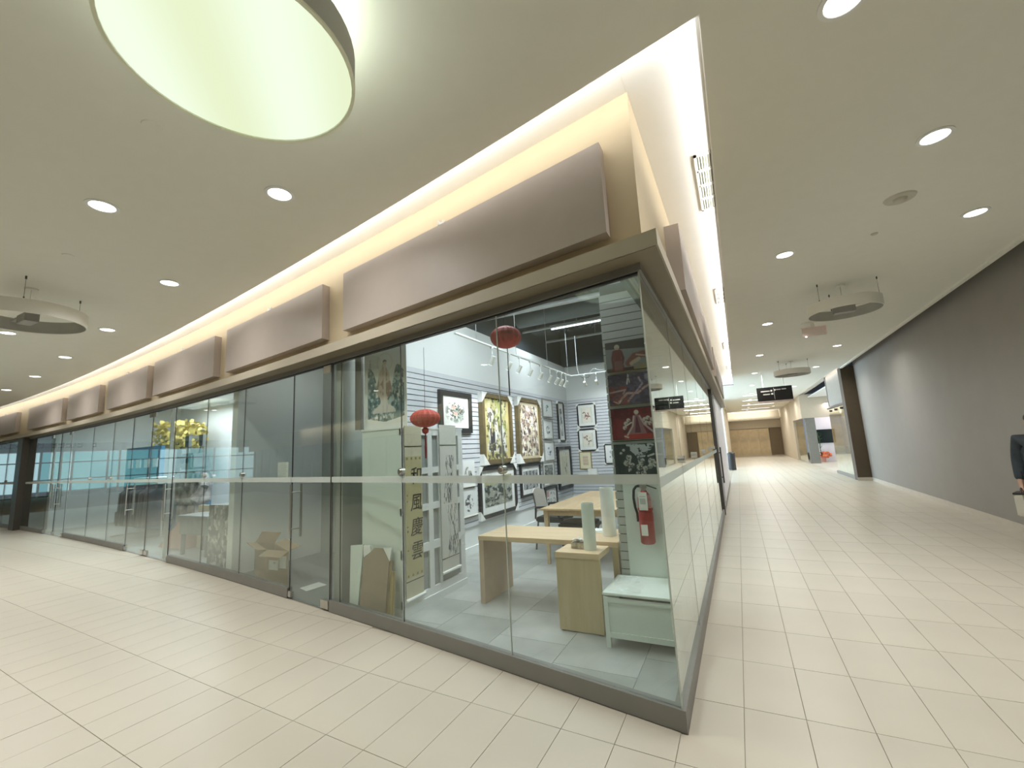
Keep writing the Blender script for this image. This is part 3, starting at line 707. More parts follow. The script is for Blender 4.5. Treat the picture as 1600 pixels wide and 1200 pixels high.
for x, y, lab in DL:
    if proto is None:
        t = thing('downlight', '', 'ceiling light', (x, y, CZ - .006), 'recessed downlights')
        obj('trim_ring', MB().lathe((x, y, CZ - .006), [(.088, .006), (.112, .004), (.112, 0), (.088, -.002), (.082, .004)], 28), M_white, t, smooth=True)
        obj('lens', MB().lathe((x, y, CZ - .004), [(0, 0), (.084, 0), (.084, .003), (0, .003)], 28), M_down, t); proto = t
    else: t = dup(proto, (x, y, CZ - .006))
    t['label'] = 'bright round recessed downlight ' + lab
    area('downlight_lamp', (x, y, CZ - .012), (x, y, 0), .16, .16, DOWN_W, NEUT, 'DISK', 150)

# ---- hoop pendants and the glowing drum
def hoop(x, y, r, lab, lit=False, hooks=True):
    t = thing('drum_pendant' if lit else 'hoop_pendant', lab, 'pendant lamp', (x, y, 3.30), 'round pendants')
    n = 56
    obj('band', MB().lathe((x, y, 3.30), [(r, 0), (r, .155), (r - .012, .155), (r - .012, 0), (r, 0)], n), M_hoop if not lit else mat('drum_band', (.46, .46, .42), .6, var=.02), t, smooth=True)
    if lit:
        obj('diffuser', MB().lathe((x, y, 3.304), [(0, 0), (r - .013, 0), (r - .013, .004), (0, .004)], n), M_drum, t)
        obj('top_plate', MB().lathe((x, y, 3.45), [(0, 0), (r - .013, 0), (r - .013, .004), (0, .004)], n), M_hoopin, t)
        obj('rim', MB().lathe((x, y, 3.296), [(r - .014, 0), (r + .002, 0), (r + .002, .01), (r - .014, .01), (r - .014, 0)], n), mat('pale_rim', (.85, .88, .70), .5), t, smooth=True)
    else:
        obj('inner_band', MB().lathe((x, y, 3.305), [(r - .014, 0), (r - .014, .145)], n), M_hoopin, t, smooth=True)
        obj('crossbar', MB().box(x - r + .015, x + r - .015, y - .02, y + .02, 3.40, 3.425), M_hoopin, t)
        obj('driver_box', MB().box(x - .13, x + .13, y - .06, y + .06, 3.30, 3.40), mat('driver_grey', (.34, .33, .31), .5), t, bevel=.004)
    for a in (R(100), R(220), R(340)):
        hx, hy = x + (r * .93) * math.cos(a), y + (r * .93) * math.sin(a)
        obj('suspension_wire', MB().cyl((hx, hy, 3.45), (hx, hy, CZ), .002, n=6).cyl((hx, hy, CZ - .035), (hx, hy, CZ), .009, n=8).cyl((hx, hy, 3.45), (hx, hy, 3.48), .007, n=8), M_darksteel, t)
    obj('canopy', MB().cyl((x, y, CZ - .02), (x, y, CZ), .06, n=18).cyl((x, y, 3.42), (x, y, CZ), .006, n=8), M_hoop, t)
    return t
hoop(-1.777, .989, .482, 'large glowing greenish white drum lamp at the top left', lit=True)
area('drum_uplight', (-1.777, .989, 3.475), (-1.777, .989, 4), .8, .8, 10, (.90, 1.0, .85), 'DISK')
hoop(-7.175, 1.78, .50, 'unlit pale hoop pendant at the left edge above the first sign panels')
hoop(-13.6, 2.2, .50, 'small distant unlit hoop pendant at the far left edge')
hoop(1.605, 7.79, .455, 'unlit pale hoop pendant over the corridor, above the pink exit sign')
hoop(1.62, 15.0, .46, 'smaller unlit hoop pendant farther down the corridor, above the black sign')

# ---- small ceiling fittings
for x, y, r_, lab in ((-3.095, 1.204, .05, 'flush round sprinkler cover beside the glowing drum lamp'), (-5.771, 1.656, .045, 'flush round sprinkler cover on the left ceiling above the hoop pendant')):
    o = obj('sprinkler_cover', MB().lathe((x, y, CZ), [(0, -.008), (r_, -.008), (r_ + .004, 0), (0, 0)], 24), M_ceil, smooth=True); tag(o, lab, 'sprinkler cover', 'sprinkler covers')
t = thing('smoke_detector', 'grey round detector on the corridor ceiling between two downlights', 'detector', (1.616, 5.111, CZ - .05))
obj('base_plate', MB().lathe((1.616, 5.111, CZ), [(0, -.014), (.115, -.014), (.125, 0), (0, 0)], 28), M_sprk, t, smooth=True)
obj('sensor_head', MB().lathe((1.616, 5.111, CZ - .014), [(0, -.036), (.035, -.034), (.05, -.02), (.055, 0), (0, 0)], 24), M_sprk, t, smooth=True)
o = obj('ceiling_plug', MB().lathe((1.601, 5.917, CZ), [(0, -.01), (.03, -.01), (.035, 0), (0, 0)], 16), M_sprk, smooth=True); tag(o, 'tiny round plug on the corridor ceiling beyond the detector', 'ceiling fitting')
def vent(y0, y1, lab):
    t = thing('air_vent', lab, 'vent', (.0, (y0 + y1) / 2, VZ - .012), 'air vents in the cove ceiling')
    x0, x1 = -.062, .07
    obj('frame', MB().box(x0, x1, y0, y0 + .025, VZ - .012, VZ).box(x0, x1, y1 - .025, y1, VZ - .012, VZ).box(x0, x0 + .022, y0, y1, VZ - .012, VZ).box(x1 - .006, x1, y0, y1, VZ - .012, VZ), M_vent, t)
    obj('opening', MB().box(x0 + .02, x1 - .004, y0 + .02, y1 - .02, VZ - .003, VZ), M_ventdark, t)
    n = 4
    for k in range(1, n): yy = y0 + (y1 - y0) * k / n; obj('bar', MB().box(x0 + .01, x1, yy - .014, yy + .014, VZ - .012, VZ), M_vent, t)
    for k in range(5): xx = x0 + .032 + k * .02; obj('slat', MB().box(xx, xx + .007, y0 + .02, y1 - .02, VZ - .010, VZ), M_vent, t)
vent(3.58, 4.55, 'nearest white slotted air vent at the edge of the bright cove')
vent(7.15, 8.0, 'second white slotted air vent along the corridor cove')
vent(11.4, 12.3, 'third small air vent along the corridor cove')
vent(15.2, 16.0, 'farthest small air vent near the end of the cove')

# ---- hanging black sign and the exit sign
t = thing('hanging_sign', 'black hanging direction sign with pale lines over the corridor', 'sign', (1.255, 17.0, 2.74))
obj('board', MB().box(.74, 1.77, 16.96, 17.04, 2.745, 3.205), M_sign, t, bevel=.008)
obj('divider', MB().box(1.24, 1.252, 16.952, 16.962, 2.78, 3.17), M_signtxt, t)
for q in ((.86, 1.12, 3.05, 3.09), (.92, 1.12, 2.945, 2.985), (1.31, 1.44, 3.085, 3.115), (1.47, 1.60, 3.09, 3.12)): obj('printed_line', MB().box(q[0], q[1], 16.953, 16.961, q[2], q[3]), M_signtxt, t)
for q in ((1.145, 1.20, 3.05, 3.105), (1.155, 1.215, 2.945, 3.0), (1.255, 1.295, 3.07, 3.12)): obj('pictogram', MB().box(q[0], q[1], 16.952, 16.961, q[2], q[3]), M_paper, t)
for x in (.95, 1.56): obj('rod', MB().cyl((x, 17, 3.2), (x, 17, CZ), .012, n=8), M_white, t)
obj('lower_edge', MB().box(.76, 1.78, 16.95, 17.05, 2.69, 2.74), mat('pink_grey_edge', (.52, .42, .38), .5), t)
t = thing('exit_sign', 'pale pink edge-lit exit sign plate under the corridor ceiling', 'sign', (1.53, 10.0, 3.40))
obj('plate', MB().box(1.345, 1.73, 9.995, 10.007, 3.435, 3.60), M_pink, t, bevel=.003)
obj('edge', MB().box(1.335, 1.74, 9.99, 10.012, 3.60, 3.612).box(1.728, 1.736, 9.99, 10.012, 3.435, 3.6), mat('pink_edge', (.80, .50, .45), .4), t)
obj('canopy', MB().box(1.36, 1.72, 9.96, 10.04, CZ - .03, CZ).box(1.50, 1.56, 9.985, 10.015, 3.61, CZ - .03), M_ceil, t)
obj('test_lamp', MB().lathe((1.40, 9.985, 3.43), [(0, -.014), (.012, -.008), (.014, 0), (.012, .008), (0, .014)], 10), M_down, t)
# signs that only the glass shows, over the west end
def text_obj(name, body, size, m, parent, M4, extrude=.004, shear=0.0):
    c = bpy.data.curves.new(name, 'FONT'); c.body = body; c.size = size; c.extrude = extrude; c.shear = shear; c.align_x = 'CENTER'; c.align_y = 'CENTER'
    tmp = bpy.data.objects.new(name, c); COL.objects.link(tmp)
    dg = bpy.context.evaluated_depsgraph_get(); me = bpy.data.meshes.new_from_object(tmp.evaluated_get(dg))
    bpy.data.objects.remove(tmp); bpy.data.curves.remove(c)
    me.transform(M4); me.materials.clear(); me.materials.append(m)
    vs = np.array([v.co[:] for v in me.vertices]) if len(me.vertices) else np.zeros((1, 3)); lo, hi = vs.min(0), vs.max(0)
    org = Vector(((lo[0] + hi[0]) / 2, (lo[1] + hi[1]) / 2, lo[2])); me.transform(Matrix.Translation(-org))
    o = bpy.data.objects.new(name, me); COL.objects.link(o)
    if parent is not None: o.parent = parent; o.location = org - wloc(parent)
    else: o.location = org
    return o
def basis(o, x, y):
    x = Vector(x).normalized(); y = Vector(y).normalized(); z = x.cross(y)
    return Matrix(((x.x, y.x, z.x, o[0]), (x.y, y.y, z.y, o[1]), (x.z, y.z, z.z, o[2]), (0, 0, 0, 1)))
ws = text_obj('shop_sign_letters', 'EBE', .75, mat('dark_teal_letters', (.03, .13, .16), .5), None, basis((-43.9, 1.0, 3.6), (0, 1, 0), (0, 0, 1)), .03)
tag(ws, 'dark teal shop letters over the blue west end, seen mirrored in the glass', 'sign')

# ================================================================ THINGS IN THE GALLERY
def paint_ink(h, w, seed, ink=(.05, .07, .06), paper=(.83, .82, .77), th=.55, foot=.0, tint=None):
    n1 = noise(h, w, 3, seed); n2 = noise(h, w, 10, seed + 1); x, y = grid(h, w)
    fall = 1 - np.clip(np.hypot((x - .5) / .55, (y - .5) / .55), 0, 1) ** 3
    m = sstep(th - .06, th + .08, n1 * .6 + n2 * .4) * fall
    img = np.ones((h, w, 3)) * np.array(paper); img = lay(img, m * .9, tint or (.20, .27, .25)); img = lay(img, sstep(th + .03, th + .14, n2) * fall, ink)
    return img
def figure(img, cx, y0, y1, wd, col, head=(.62, .5, .38)):
    h, w = img.shape[:2]; x, y = grid(h, w); t = np.clip((y - y0) / (y1 - y0), 0, 1)
    half = np.interp(t, [0, .35, .55, .70, .90, .97, 1.0], [wd * .85, wd * .62, wd * .50, wd * .66, wd * .78, wd * .5, wd * .2])
    m = ((np.abs(x - cx) < half) & (y > y0) & (y < y1)).astype(float); img = lay(img, m, col)
    img = lay(img, m * sstep(.5, .6, noise(h, w, 9, 77)), [c * .55 for c in col])
    for sg in (-1, 1): img = lay(img, ((np.abs(x - cx - sg * wd * .98) < wd * .17) & (t > .25) & (t < .93)).astype(float), [c * .8 for c in col])
    hr = (y1 - y0) * .085; m = ((x - cx) ** 2 / (hr * .62) ** 2 + (y - y1 - hr * .8) ** 2 / hr ** 2 < 1).astype(float); return lay(img, m, head)
def art_f1():
    h, w = 90, 110; img = paint_ink(h, w, 11, th=.44, tint=(.30, .37, .33)); x, y = grid(h, w)
    n = noise(h, w, 6, 5); m = sstep(.5, .62, n) * (np.hypot(x - .5, y - .6) < .25); img = lay(img, m, (.75, .45, .38))
    for c in ((.48, .78), (.62, .42), (.36, .58)): img = lay(img, (np.hypot((x - c[0]) * 1.3, y - c[1]) < .035).astype(float), (.02, .02, .02))
    return img
def art_gold():
    h, w = 150, 110; n = noise(h, w, 6, 21); n2 = noise(h, w, 18, 22); n3 = noise(h, w, 9, 23); x, y = grid(h, w)
    img = np.ones((h, w, 3)) * np.array((.50, .44, .20)); img = lay(img, sstep(.42, .58, noise(h, w, 5, 33)) * (np.abs(x - .55) < .36), (.36, .38, .12)); img = lay(img, sstep(.52, .6, noise(h, w, 8, 34)) * .7, (.62, .58, .36))
    img = lay(img, ((x < .12) | (x > .88)) * .8, (.60, .50, .22)); img = lay(img, sstep(.52, .62, n2) * (y > .35) * .9 * (np.abs(x - .5) < .4), (.07, .07, .03))
    for cx, wd, top in ((.30, .13, .84), (.47, .09, .88), (.74, .10, .66)):
        body = ((np.abs(x - cx - .03 * np.sin(y * 11 + cx * 9)) < wd * (.7 + .5 * (1 - y))) & (y > .12) & (y < top)).astype(float)
        img = lay(img, body * sstep(.36, .5, n3), (.70, .68, .62)); img = lay(img, body * sstep(.52, .6, n2) * .9, (.12, .10, .08))
    img = lay(img, ((np.abs(x - .33) < .09) & (y > .14) & (y < .5)) * sstep(.35, .45, n3), (.05, .045, .05))
    return lay(img, ((y < .22) & (np.abs(x - .5) < .38)) * sstep(.40, .55, n2), (.10, .085, .06))
def art_crowd():
    h, w = 150, 100; n2 = noise(h, w, 17, 41); n3 = noise(h, w, 10, 42); x, y = grid(h, w)
    img = np.ones((h, w, 3)) * np.array((.58, .50, .34)); ins = ((np.abs(x - .5) < .43) & (np.abs(y - .49) < .45)).astype(float)
    img = lay(img, ins * sstep(.44, .54, n2) * .9, (.16, .10, .08)); img = lay(img, ins * sstep(.52, .6, n3) * .8, (.36, .26, .22)); img = lay(img, ins * sstep(.56, .63, noise(h, w, 14, 44)), (.74, .70, .62)); return lay(img, ins * sstep(.60, .66, noise(h, w, 20, 45)), (.04, .03, .04))
def art_grey(seed, c1=(.30, .31, .29), olive=False):
    h, w = 56, 80; n = noise(h, w, 8, seed); img = np.ones((h, w, 3)) * np.array(c1); img = lay(img, sstep(.45, .6, n), (.07, .08, .07)); img = lay(img, sstep(.62, .72, noise(h, w, 12, seed + 3)), (.5, .5, .46))
    x, y = grid(h, w)
    if olive: img = lay(img, (y > .72) * .8, (.42, .38, .18))
    return img
def art_streak(seed):
    h, w = 60, 60; n = noise(h, w, 9, seed); x, y = grid(h, w); s = np.sin(x * 26 + n * 4) * .5 + .5; return lay(np.ones((h, w, 3)) * np.array((.42, .42, .42)), s * sstep(.4, .6, n + .1), (.08, .08, .08))
def art_birds(seed, col):
    h, w = 60, 56; x, y = grid(h, w); img = np.ones((h, w, 3)) * np.array((.80, .76, .66)); img = lay(img, (np.abs(x - .5) > .4) * .6, (.62, .66, .54))
    d = np.abs(y - .75 + .6 * (x - .1) + .08 * np.sin(x * 14)); img = lay(img, (d < .035).astype(float) * (x > .15) * (x < .85), (.22, .13, .09))
    img = lay(img, sstep(.56, .64, noise(h, w, 7, seed)) * (np.hypot(x - .42, y - .55) < .34), col); img = lay(img, sstep(.62, .7, noise(h, w, 10, seed + 2)) * (np.hypot(x - .6, y - .4) < .3), (.06, .05, .05)); return img
def art_lines():
    h, w = 60, 44; x, y = grid(h, w); img = np.ones((h, w, 3)) * np.array((.78, .72, .52)); m = (np.abs(x - .5) < .25) & (np.abs(y - .5) < .30) & ((y * 16) % 1 < .45); return lay(img, m * 1.0, (.40, .20, .15))
def art_scrollpic():
    h, w = 80, 44; x, y = grid(h, w); img = np.ones((h, w, 3)) * np.array((.74, .72, .60)); img = lay(img, (np.abs(x - .5) < .3) * (np.abs(y - .5) < .36) * .7, (.64, .62, .46)); n = noise(h, w, 10, 71); return lay(img, sstep(.56, .66, n) * (np.abs(x - .62) < .14) * (y > .3), (.25, .27, .30))
def art_stamps():
    h, w = 48, 60; x, y = grid(h, w); img = np.ones((h, w, 3)) * np.array((.80, .80, .77)); gx, gy = (x * 3) % 1, (y * 2) % 1
    m = (np.abs(gx - .5) < .36) & (np.abs(gy - .5) < .38); n = noise(h, w, 10, 81); img = lay(img, m * sstep(.4, .6, n), (.30, .33, .33)); return lay(img, m * (x < .34) * (y > .5) * .7, (.60, .22, .2))
def art_small(seed, col):
    h, w = 44, 40; x, y = grid(h, w); n = noise(h, w, 6, seed); img = np.ones((h, w, 3)) * np.array((.84, .85, .84)); m = sstep(.48, .6, n) * (np.hypot((x - .5) * 1.2, y - .45) < .34); img = lay(img, m, col); return lay(img, sstep(.62, .7, noise(h, w, 9, seed + 1)) * (np.hypot(x - .5, y - .45) < .3), (.04, .06, .07))
def art_tall(seed):
    h, w = 80, 24; x, y = grid(h, w); n = noise(h, w, 9, seed); return lay(np.ones((h, w, 3)) * np.array((.80, .81, .80)), (np.abs(x - .5) < .3) * (y > .06) * (y < .9) * sstep(.42, .54, n), (.08, .09, .09))

def framed(wall, a0, a1, z0, z1, fw, dep, fm, matw, img, label, group, protectors=False, lean=0.0):
    # wall 'L': x = -3.824 plane, a = y.  wall 'B': y = 10.6 plane, a = x
    if wall == 'L':
        P = lambda a, z, d: (-3.824 + d + .0, a, z); base = (-3.80, (a0 + a1) / 2, z0)
    else:
        P = lambda a, z, d: (a, 10.600 - d, z); base = ((a0 + a1) / 2, 10.58, z0)
    t = thing('framed_picture', label, 'picture', base, group)
    def bx(mb, a, b, c, d_, e0, e1):
        p, q = P(a, c, e0), P(b, d_, e1); return mb.box(min(p[0], q[0]), max(p[0], q[0]), min(p[1], q[1]), max(p[1], q[1]), c, d_)
    for (a, b, c, d_) in ((a0, a1, z0, z0 + fw), (a0, a1, z1 - fw, z1), (a0, a0 + fw, z0 + fw, z1 - fw), (a1 - fw, a1, z0 + fw, z1 - fw)):
        obj('frame_side', bx(MB(), a, b, c, d_, .001, dep), fm, t)
    mb_ = None
    if matw > 0: mb_ = obj('mat_board', bx(MB(), a0 + fw, a1 - fw, z0 + fw, z1 - fw, .001, dep * .45), M_mat, t)
    e = fw + matw; d = dep * .45 + .003
    O = P(a0 + e, z0 + e, d); 
    if wall == 'L': O2 = P(a1 - e, z0 + e, d); canvas('print', mb_ or t, O, (0, a1 - a0 - 2 * e, 0), (0, 0, z1 - z0 - 2 * e), img)
    else: canvas('print', mb_ or t, O, (a1 - a0 - 2 * e, 0, 0), (0, 0, z1 - z0 - 2 * e), img)
    if protectors:
        k = min(a1 - a0, z1 - z0) * .17
        for (a, z, sa, sz) in ((a0, z0, 1, 1), (a1, z0, -1, 1), (a1, z1, -1, -1), (a0, z1, 1, -1)):
            a_ = a - sa * .012; z_ = z - sz * .012
            tri = [(a_, z_), (a_ + sa * k, z_), (a_, z_ + sz * k)]
            v = [P(i, j, dep + .004) for i, j in tri] + [P(i, j, .001) for i, j in tri]
            obj('corner_protector', MB().add(v, [(0, 1, 2), (5, 4, 3), (0, 3, 4, 1), (1, 4, 5, 2), (2, 5, 3, 0)]), M_paper, t)
    return t
GP = 'framed pictures on the slat walls'
M_walnut = mat('dark_walnut_frame', (.055, .030, .026), .4)
M_silver = mat('silver_frame', (.36, .35, .31), .4, metal=.3)
framed('L', 5.10, 5.95, 1.852, 2.485, .075, .05, M_black, .075, art_f1(), 'black framed ink painting with white mat, nearest on the slat wall', GP)
framed('L', 6.22, 7.30, 1.335, 2.545, .075, .085, M_goldfr, 0, art_gold(), 'large gold framed painting of pale standing figures on the slat wall', GP, True)
framed('L', 7.56, 8.67, 1.295, 2.580, .075, .085, M_goldfr, 0, art_crowd(), 'large gold framed painting of a crowded cream scene, right of the pale figures', GP, True)
framed('L', 8.92, 9.50, 2.246, 2.668, .022, .03, M_silver, .05, art_small(91, (.20, .42, .42)), 'small framed teal bird print, topmost of its column', GP)
framed('L', 8.89, 9.46, 1.754, 2.193, .022, .03, M_silver, .05, art_small(92, (.38, .38, .36)), 'small framed grey mountain print, second of its column', GP)
framed('L', 8.88, 9.48, 1.269, 1.713, .022, .03, M_silver, .05, art_small(93, (.30, .36, .44)), 'small framed blue grey print, third of its column', GP)
framed('L', 8.74, 9.40, .73, 1.275, .03, .03, M_silver, .06, art_grey(94), 'small framed grey landscape print, lowest of its column', GP)
framed('L', 8.76, 9.46, .254, .72, .055, .04, M_black, .03, art_stamps(), 'black framed sheet of stamps low on the slat wall', GP)
framed('L', 9.82, 10.25, 1.69, 2.664, .04, .04, M_black, .05, art_tall(95), 'tall narrow black framed ink strip near the wall corner', GP, True)
framed('L', 9.62, 10.52, .578, 1.575, .075, .05, M_black, .05, art_scrollpic(), 'black framed cream document below the tall ink strip', GP)
framed('L', 6.11, 7.42, .467, 1.295, .06, .05, M_black, .11, art_grey(96, (.34, .35, .29), True), 'black framed grey engraving under the pale figures painting', GP, True)
framed('L', 7.63, 8.575, .633, 1.26, .045, .045, M_black, .09, art_streak(97), 'black framed grey streaked print under the crowded painting', GP)
framed('B', -3.567, -3.08, 2.026, 2.614, .03, .035, M_black, .07, art_birds(98, (.42, .17, .14)), 'square black framed red branch print, upper on the back wall', GP, True)
framed('B', -3.582, -3.098, 1.431, 1.981, .03, .035, M_black, .07, art_birds(99, (.36, .15, .12)), 'square black framed print of perched birds, lower on the back wall', GP, True)
framed('B', -3.592, -3.28, .987, 1.421, .018, .03, M_gold, .0, art_lines(), 'small gold framed sheet of red lines on the back wall', GP)
framed('B', -2.941, -2.62, 1.096, 1.579, .025, .03, M_black, .04, art_small(100, (.55, .56, .60)), 'white print with dark sides beside the pillar edge on the back wall', GP, True)
# unframed prints leaning on ledges of the slat wall
for (a0, a1, z0, z1, img, lab) in ((5.63, 6.02, 1.03, 1.42, art_small(101, (.40, .38, .34)), 'unframed ink print on the slat wall beside the lattice cabinet, upper'),
                                  (5.60, 6.07, .585, .995, art_small(102, (.10, .10, .10)), 'unframed ink print on the slat wall beside the lattice cabinet, lower'),
                                  (5.42, 5.62, 1.46, 1.80, art_small(103, (.78, .78, .78)), 'small blank white card on the slat wall above the ink prints')):
    t = thing('unframed_print', lab, 'print', (-3.80, (a0 + a1) / 2, z0), 'unframed prints on the slat wall')
    obj('board', MB().box(-3.823, -3.812, a0, a1, z0, z1), M_paper, t); canvas('print', t, (-3.8105, a0 + .01, z0 + .01), (0, a1 - a0 - .02, 0), (0, 0, z1 - z0 - .02), img)
    obj('ledge', MB().box(-3.823, -3.785, a0, a1, z0 - .012, z0), M_plastic, t)
t = thing('wall_ledge', 'small pale ledge on the back slat wall holding a box', 'shelf', (-3.39, 10.55, .84))
obj('board', MB().box(-3.645, -3.131, 10.44, 10.60, .845, .865), M_plastic, t); obj('bracket', MB().box(-3.42, -3.36, 10.5, 10.6, .80, .845), M_plastic, t)
o = obj('small_box', MB().box(-3.36, -3.14, 10.46, 10.56, .866, 1.0), M_paper, bevel=.006); tag(o, 'small white box standing on the back wall ledge', 'box')

# ---- track lights
t = thing('track_rail', 'white track light rail hung in front of the slat walls', 'track', (-2.95, 7.0, 3.02))
obj('rail', MB().box(-3.02, -2.985, 4.4, 8.66, 3.03, 3.05).box(-3.02, -1.0, 8.64, 8.675, 3.03, 3.05), M_white, t)
for y in (4.9, 6.1, 7.4, 8.5): obj('wire', MB().cyl((-3.0, y, 3.05), (-3.0, y, 4.62), .004, n=6), M_pipe, t)
obj('cable', MB().tube([(-2.86, 8.7, 3.9), (-2.86, 8.7, 3.2), (-2.83, 8.7, 3.05), (-2.74, 8.7, 2.97), (-2.62, 8.7, 2.97), (-2.58, 8.7, 3.08), (-2.5, 8.7, 3.14), (-2.35, 8.7, 3.08), (-2.24, 8.7, 3.10), (-2.19, 8.7, 3.2), (-2.19, 8.7, 3.9)], .009, 8), M_pipe, t)
heads = [(5.32, 'nearest the glass'), (5.85, 'second from the glass'), (6.2, 'third from the glass'), (6.62, 'fourth from the glass'), (7.06, 'fifth from the glass'), (7.5, 'sixth from the glass'), (7.85, 'seventh from the glass'), (8.1, 'eighth from the glass'), (8.35, 'ninth, just before the rail corner')]
def head_at(p, aim, lab, lit):
    p = Vector(p); d = (Vector(aim) - p).normalized()
    t = thing('track_spotlight', 'white track spotlight ' + lab, 'spotlight', p, 'track spotlights of the gallery')
    obj('stem', MB().cyl(p, p - Vector((0, 0, .16)), .007, n=8).box(p.x - .014, p.x + .014, p.y - .025, p.y + .025, p.z - .025, p.z), M_white, t)
    c = p - Vector((0, 0, .19)); obj('lamp_barrel', MB().cyl(c - d * .06, c + d * .07, .026, .033, n=16), M_hoop, t, smooth=True)
    obj('lens', MB().cyl(c + d * .071, c + d * .074, .027, n=16), M_striplamp if lit else M_darksteel, t)
    if lit:
        L = bpy.data.lights.new('track_lamp', 'SPOT'); L.energy = 38; L.spot_size = R(80); L.spot_blend = .6; L.color = (.92, .95, 1.0); L.shadow_soft_size = .04
        lo = bpy.data.objects.new('track_lamp', L); COL.objects.link(lo); lo.location = c + d * .09; lo.rotation_euler = d.to_track_quat('-Z', 'Y').to_euler()
for y, lab in heads: head_at((-3.0, y, 3.03), (-3.83, y + .15, 1.85), 'on the left rail, ' + lab, True)
for x, lab in ((-2.70, 'at the rail corner, pale'), (-2.45, 'on the back rail'), (-2.05, 'on the back rail beside the pillar')): head_at((x, 8.66, 3.03), (x - .15, 10.6, 1.9), lab, True)
for nm, y in (('nearest', 3.95), ('nearer', 5.6), ('farther', 8.2)):  # the front strip is added as a body for the front fill lamp
    t = thing('linear_light', '%s bright strip light under the dark gallery deck' % nm, 'ceiling light', (-2.0, y, 3.97), 'strip lights of the gallery deck')
    obj('housing', MB().box(-3.2, -.8, y - .06, y + .06, 4.0, 4.05), M_white, t); obj('tube', MB().cyl((-3.18, y, 3.985), (-.82, y, 3.985), .016, n=10), M_striplamp, t)

# ---- lattice cabinet with scrolls
t = thing('lattice_cabinet', 'tall white cabinet with grey lattice side standing behind the glass', 'cabinet', (-3.35, 4.02, 0))
obj('body', MB().box(-3.62, -3.10, 3.47, 4.575, .03, 1.83), M_mint, t)
obj('back_panel', MB().box(-3.10, -3.094, 3.48, 4.57, .04, 1.82), mat('grey_lattice_back', (.33, .35, .34), .6), t)
fr = [(3.465, 3.56), (3.895, 3.975), (4.085, 4.12), (4.49, 4.58)]
for a, b in fr: obj('upright', MB().box(-3.096, -3.074, a, b, 0.02, 1.84), M_white, t)
for z, h_ in ((.02, .13), (.535, .085), (.955, .07), (1.345, .065), (1.762, .078)): obj('rail', MB().box(-3.096, -3.0745, 3.465, 4.58, z, z + h_), M_white, t)
obj('plinth', MB().box(-3.63, -3.06, 3.462, 4.59, 0, .075), M_white, t); obj('top_board', MB().box(-3.63, -3.07, 3.462, 4.585, 1.83, 1.85), M_white, t)
GS = 'hanging scrolls of the gallery'
t = thing('hanging_scroll', 'olive hanging scroll with four large brushed characters on the lattice cabinet', 'scroll', (-3.05, 3.64, .12), GS)
y0, y1 = 3.505, 3.775
obj('silk', MB().box(-3.066, -3.062, y0, y1, .15, 1.86), mat('cream_silk', (.58, .55, .40), .7, var=.04, scale=12), t)
pp_ = obj('paper_panel', MB().box(-3.063, -3.0605, y0 + .008, y1 - .008, .34, 1.54), mat('olive_scroll_paper', (.50, .45, .25), .7, var=.08, scale=5), t)
obj('rule_line', MB().box(-3.063, -3.0595, y0, y1, 1.64, 1.648).box(-3.063, -3.0595, y0, y1, .305, .313), M_black, t)
obj('corner_motif', MB().box(-3.063, -3.0596, y0 + .02, y0 + .045, 1.505, 1.53).box(-3.063, -3.0596, y0 + .09, y0 + .115, 1.505, 1.53).box(-3.063, -3.0596, y0 + .16, y0 + .185, 1.505, 1.53).box(-3.063, -3.0596, y0 + .225, y0 + .25, 1.505, 1.53).box(-3.063, -3.0596, y0 + .02, y0 + .045, .35, .372).box(-3.063, -3.0596, y0 + .09, y0 + .115, .35, .372).box(-3.063, -3.0596, y0 + .16, y0 + .185, .35, .372).box(-3.063, -3.0596, y0 + .225, y0 + .25, .35, .372), mat('olive_motif', (.24, .22, .12), .7), t)
obj('roller', MB().cyl((-3.055, y0 - .012, .14), (-3.055, y1 + .012, .14), .016, n=12), M_paper, t, smooth=True)
for ch, z in (('\u548c', 1.325), ('\u98a8', 1.055), ('\u6176', .81), ('\u96f2', .575)):
    text_obj('brushed_character', ch, .19, M_black, pp_, basis((-3.0588, 3.672, z), (0, 1, 0), (0, .0, 1)), .0008, .12)
obj('inscription', MB().box(-3.063, -3.0597, 3.53, 3.545, .78, .80).box(-3.063, -3.0597, 3.525, 3.548, .83, .838).box(-3.063, -3.0597, 3.532, 3.544, .60, .612).box(-3.063, -3.0597, 3.53, 3.542, 1.08, 1.092).box(-3.063, -3.0597, 3.53, 3.542, 1.14, 1.152), M_black, t)
t = thing('hanging_scroll', 'pale hanging scroll with an ink landscape on the right of the lattice cabinet', 'scroll', (-3.05, 4.265, .22), GS)
y0, y1 = 4.10, 4.43
obj('silk', MB().box(-3.066, -3.062, y0, y1, .25, 1.885), mat('pale_silk', (.66, .66, .60), .7, var=.03, scale=12), t)
h, w = 260, 72; x, y = grid(h, w); img = np.ones((h, w, 3)) * np.array((.68, .68, .64))
cl = noise(h, w, 26, 7, 3); c2 = noise(h, w, 13, 9)
mask = ((np.abs(x - .60 - .22 * np.sin(y * 7)) < .36) & (y < .46)) | ((np.abs(x - .50 - .5 * (y - .72)) < .26) & (y > .48) & (y < .93)); mask = mask * sstep(.40, .54, c2)
img = lay(img, mask * sstep(.42, .55, cl) * .85, (.16, .17, .17)); img = lay(img, mask * sstep(.52, .62, cl), (.03, .03, .03)); img = lay(img, mask * .25, (.35, .36, .36))
canvas('print', t, (-3.0612, y0 + .012, .40), (0, y1 - y0 - .024, 0), (0, 0, 1.22), img)
obj('rule_line', MB().box(-3.063, -3.0595, y0, y1, 1.645, 1.652).box(-3.063, -3.0595, y0, y1, .385, .392), M_black, t)
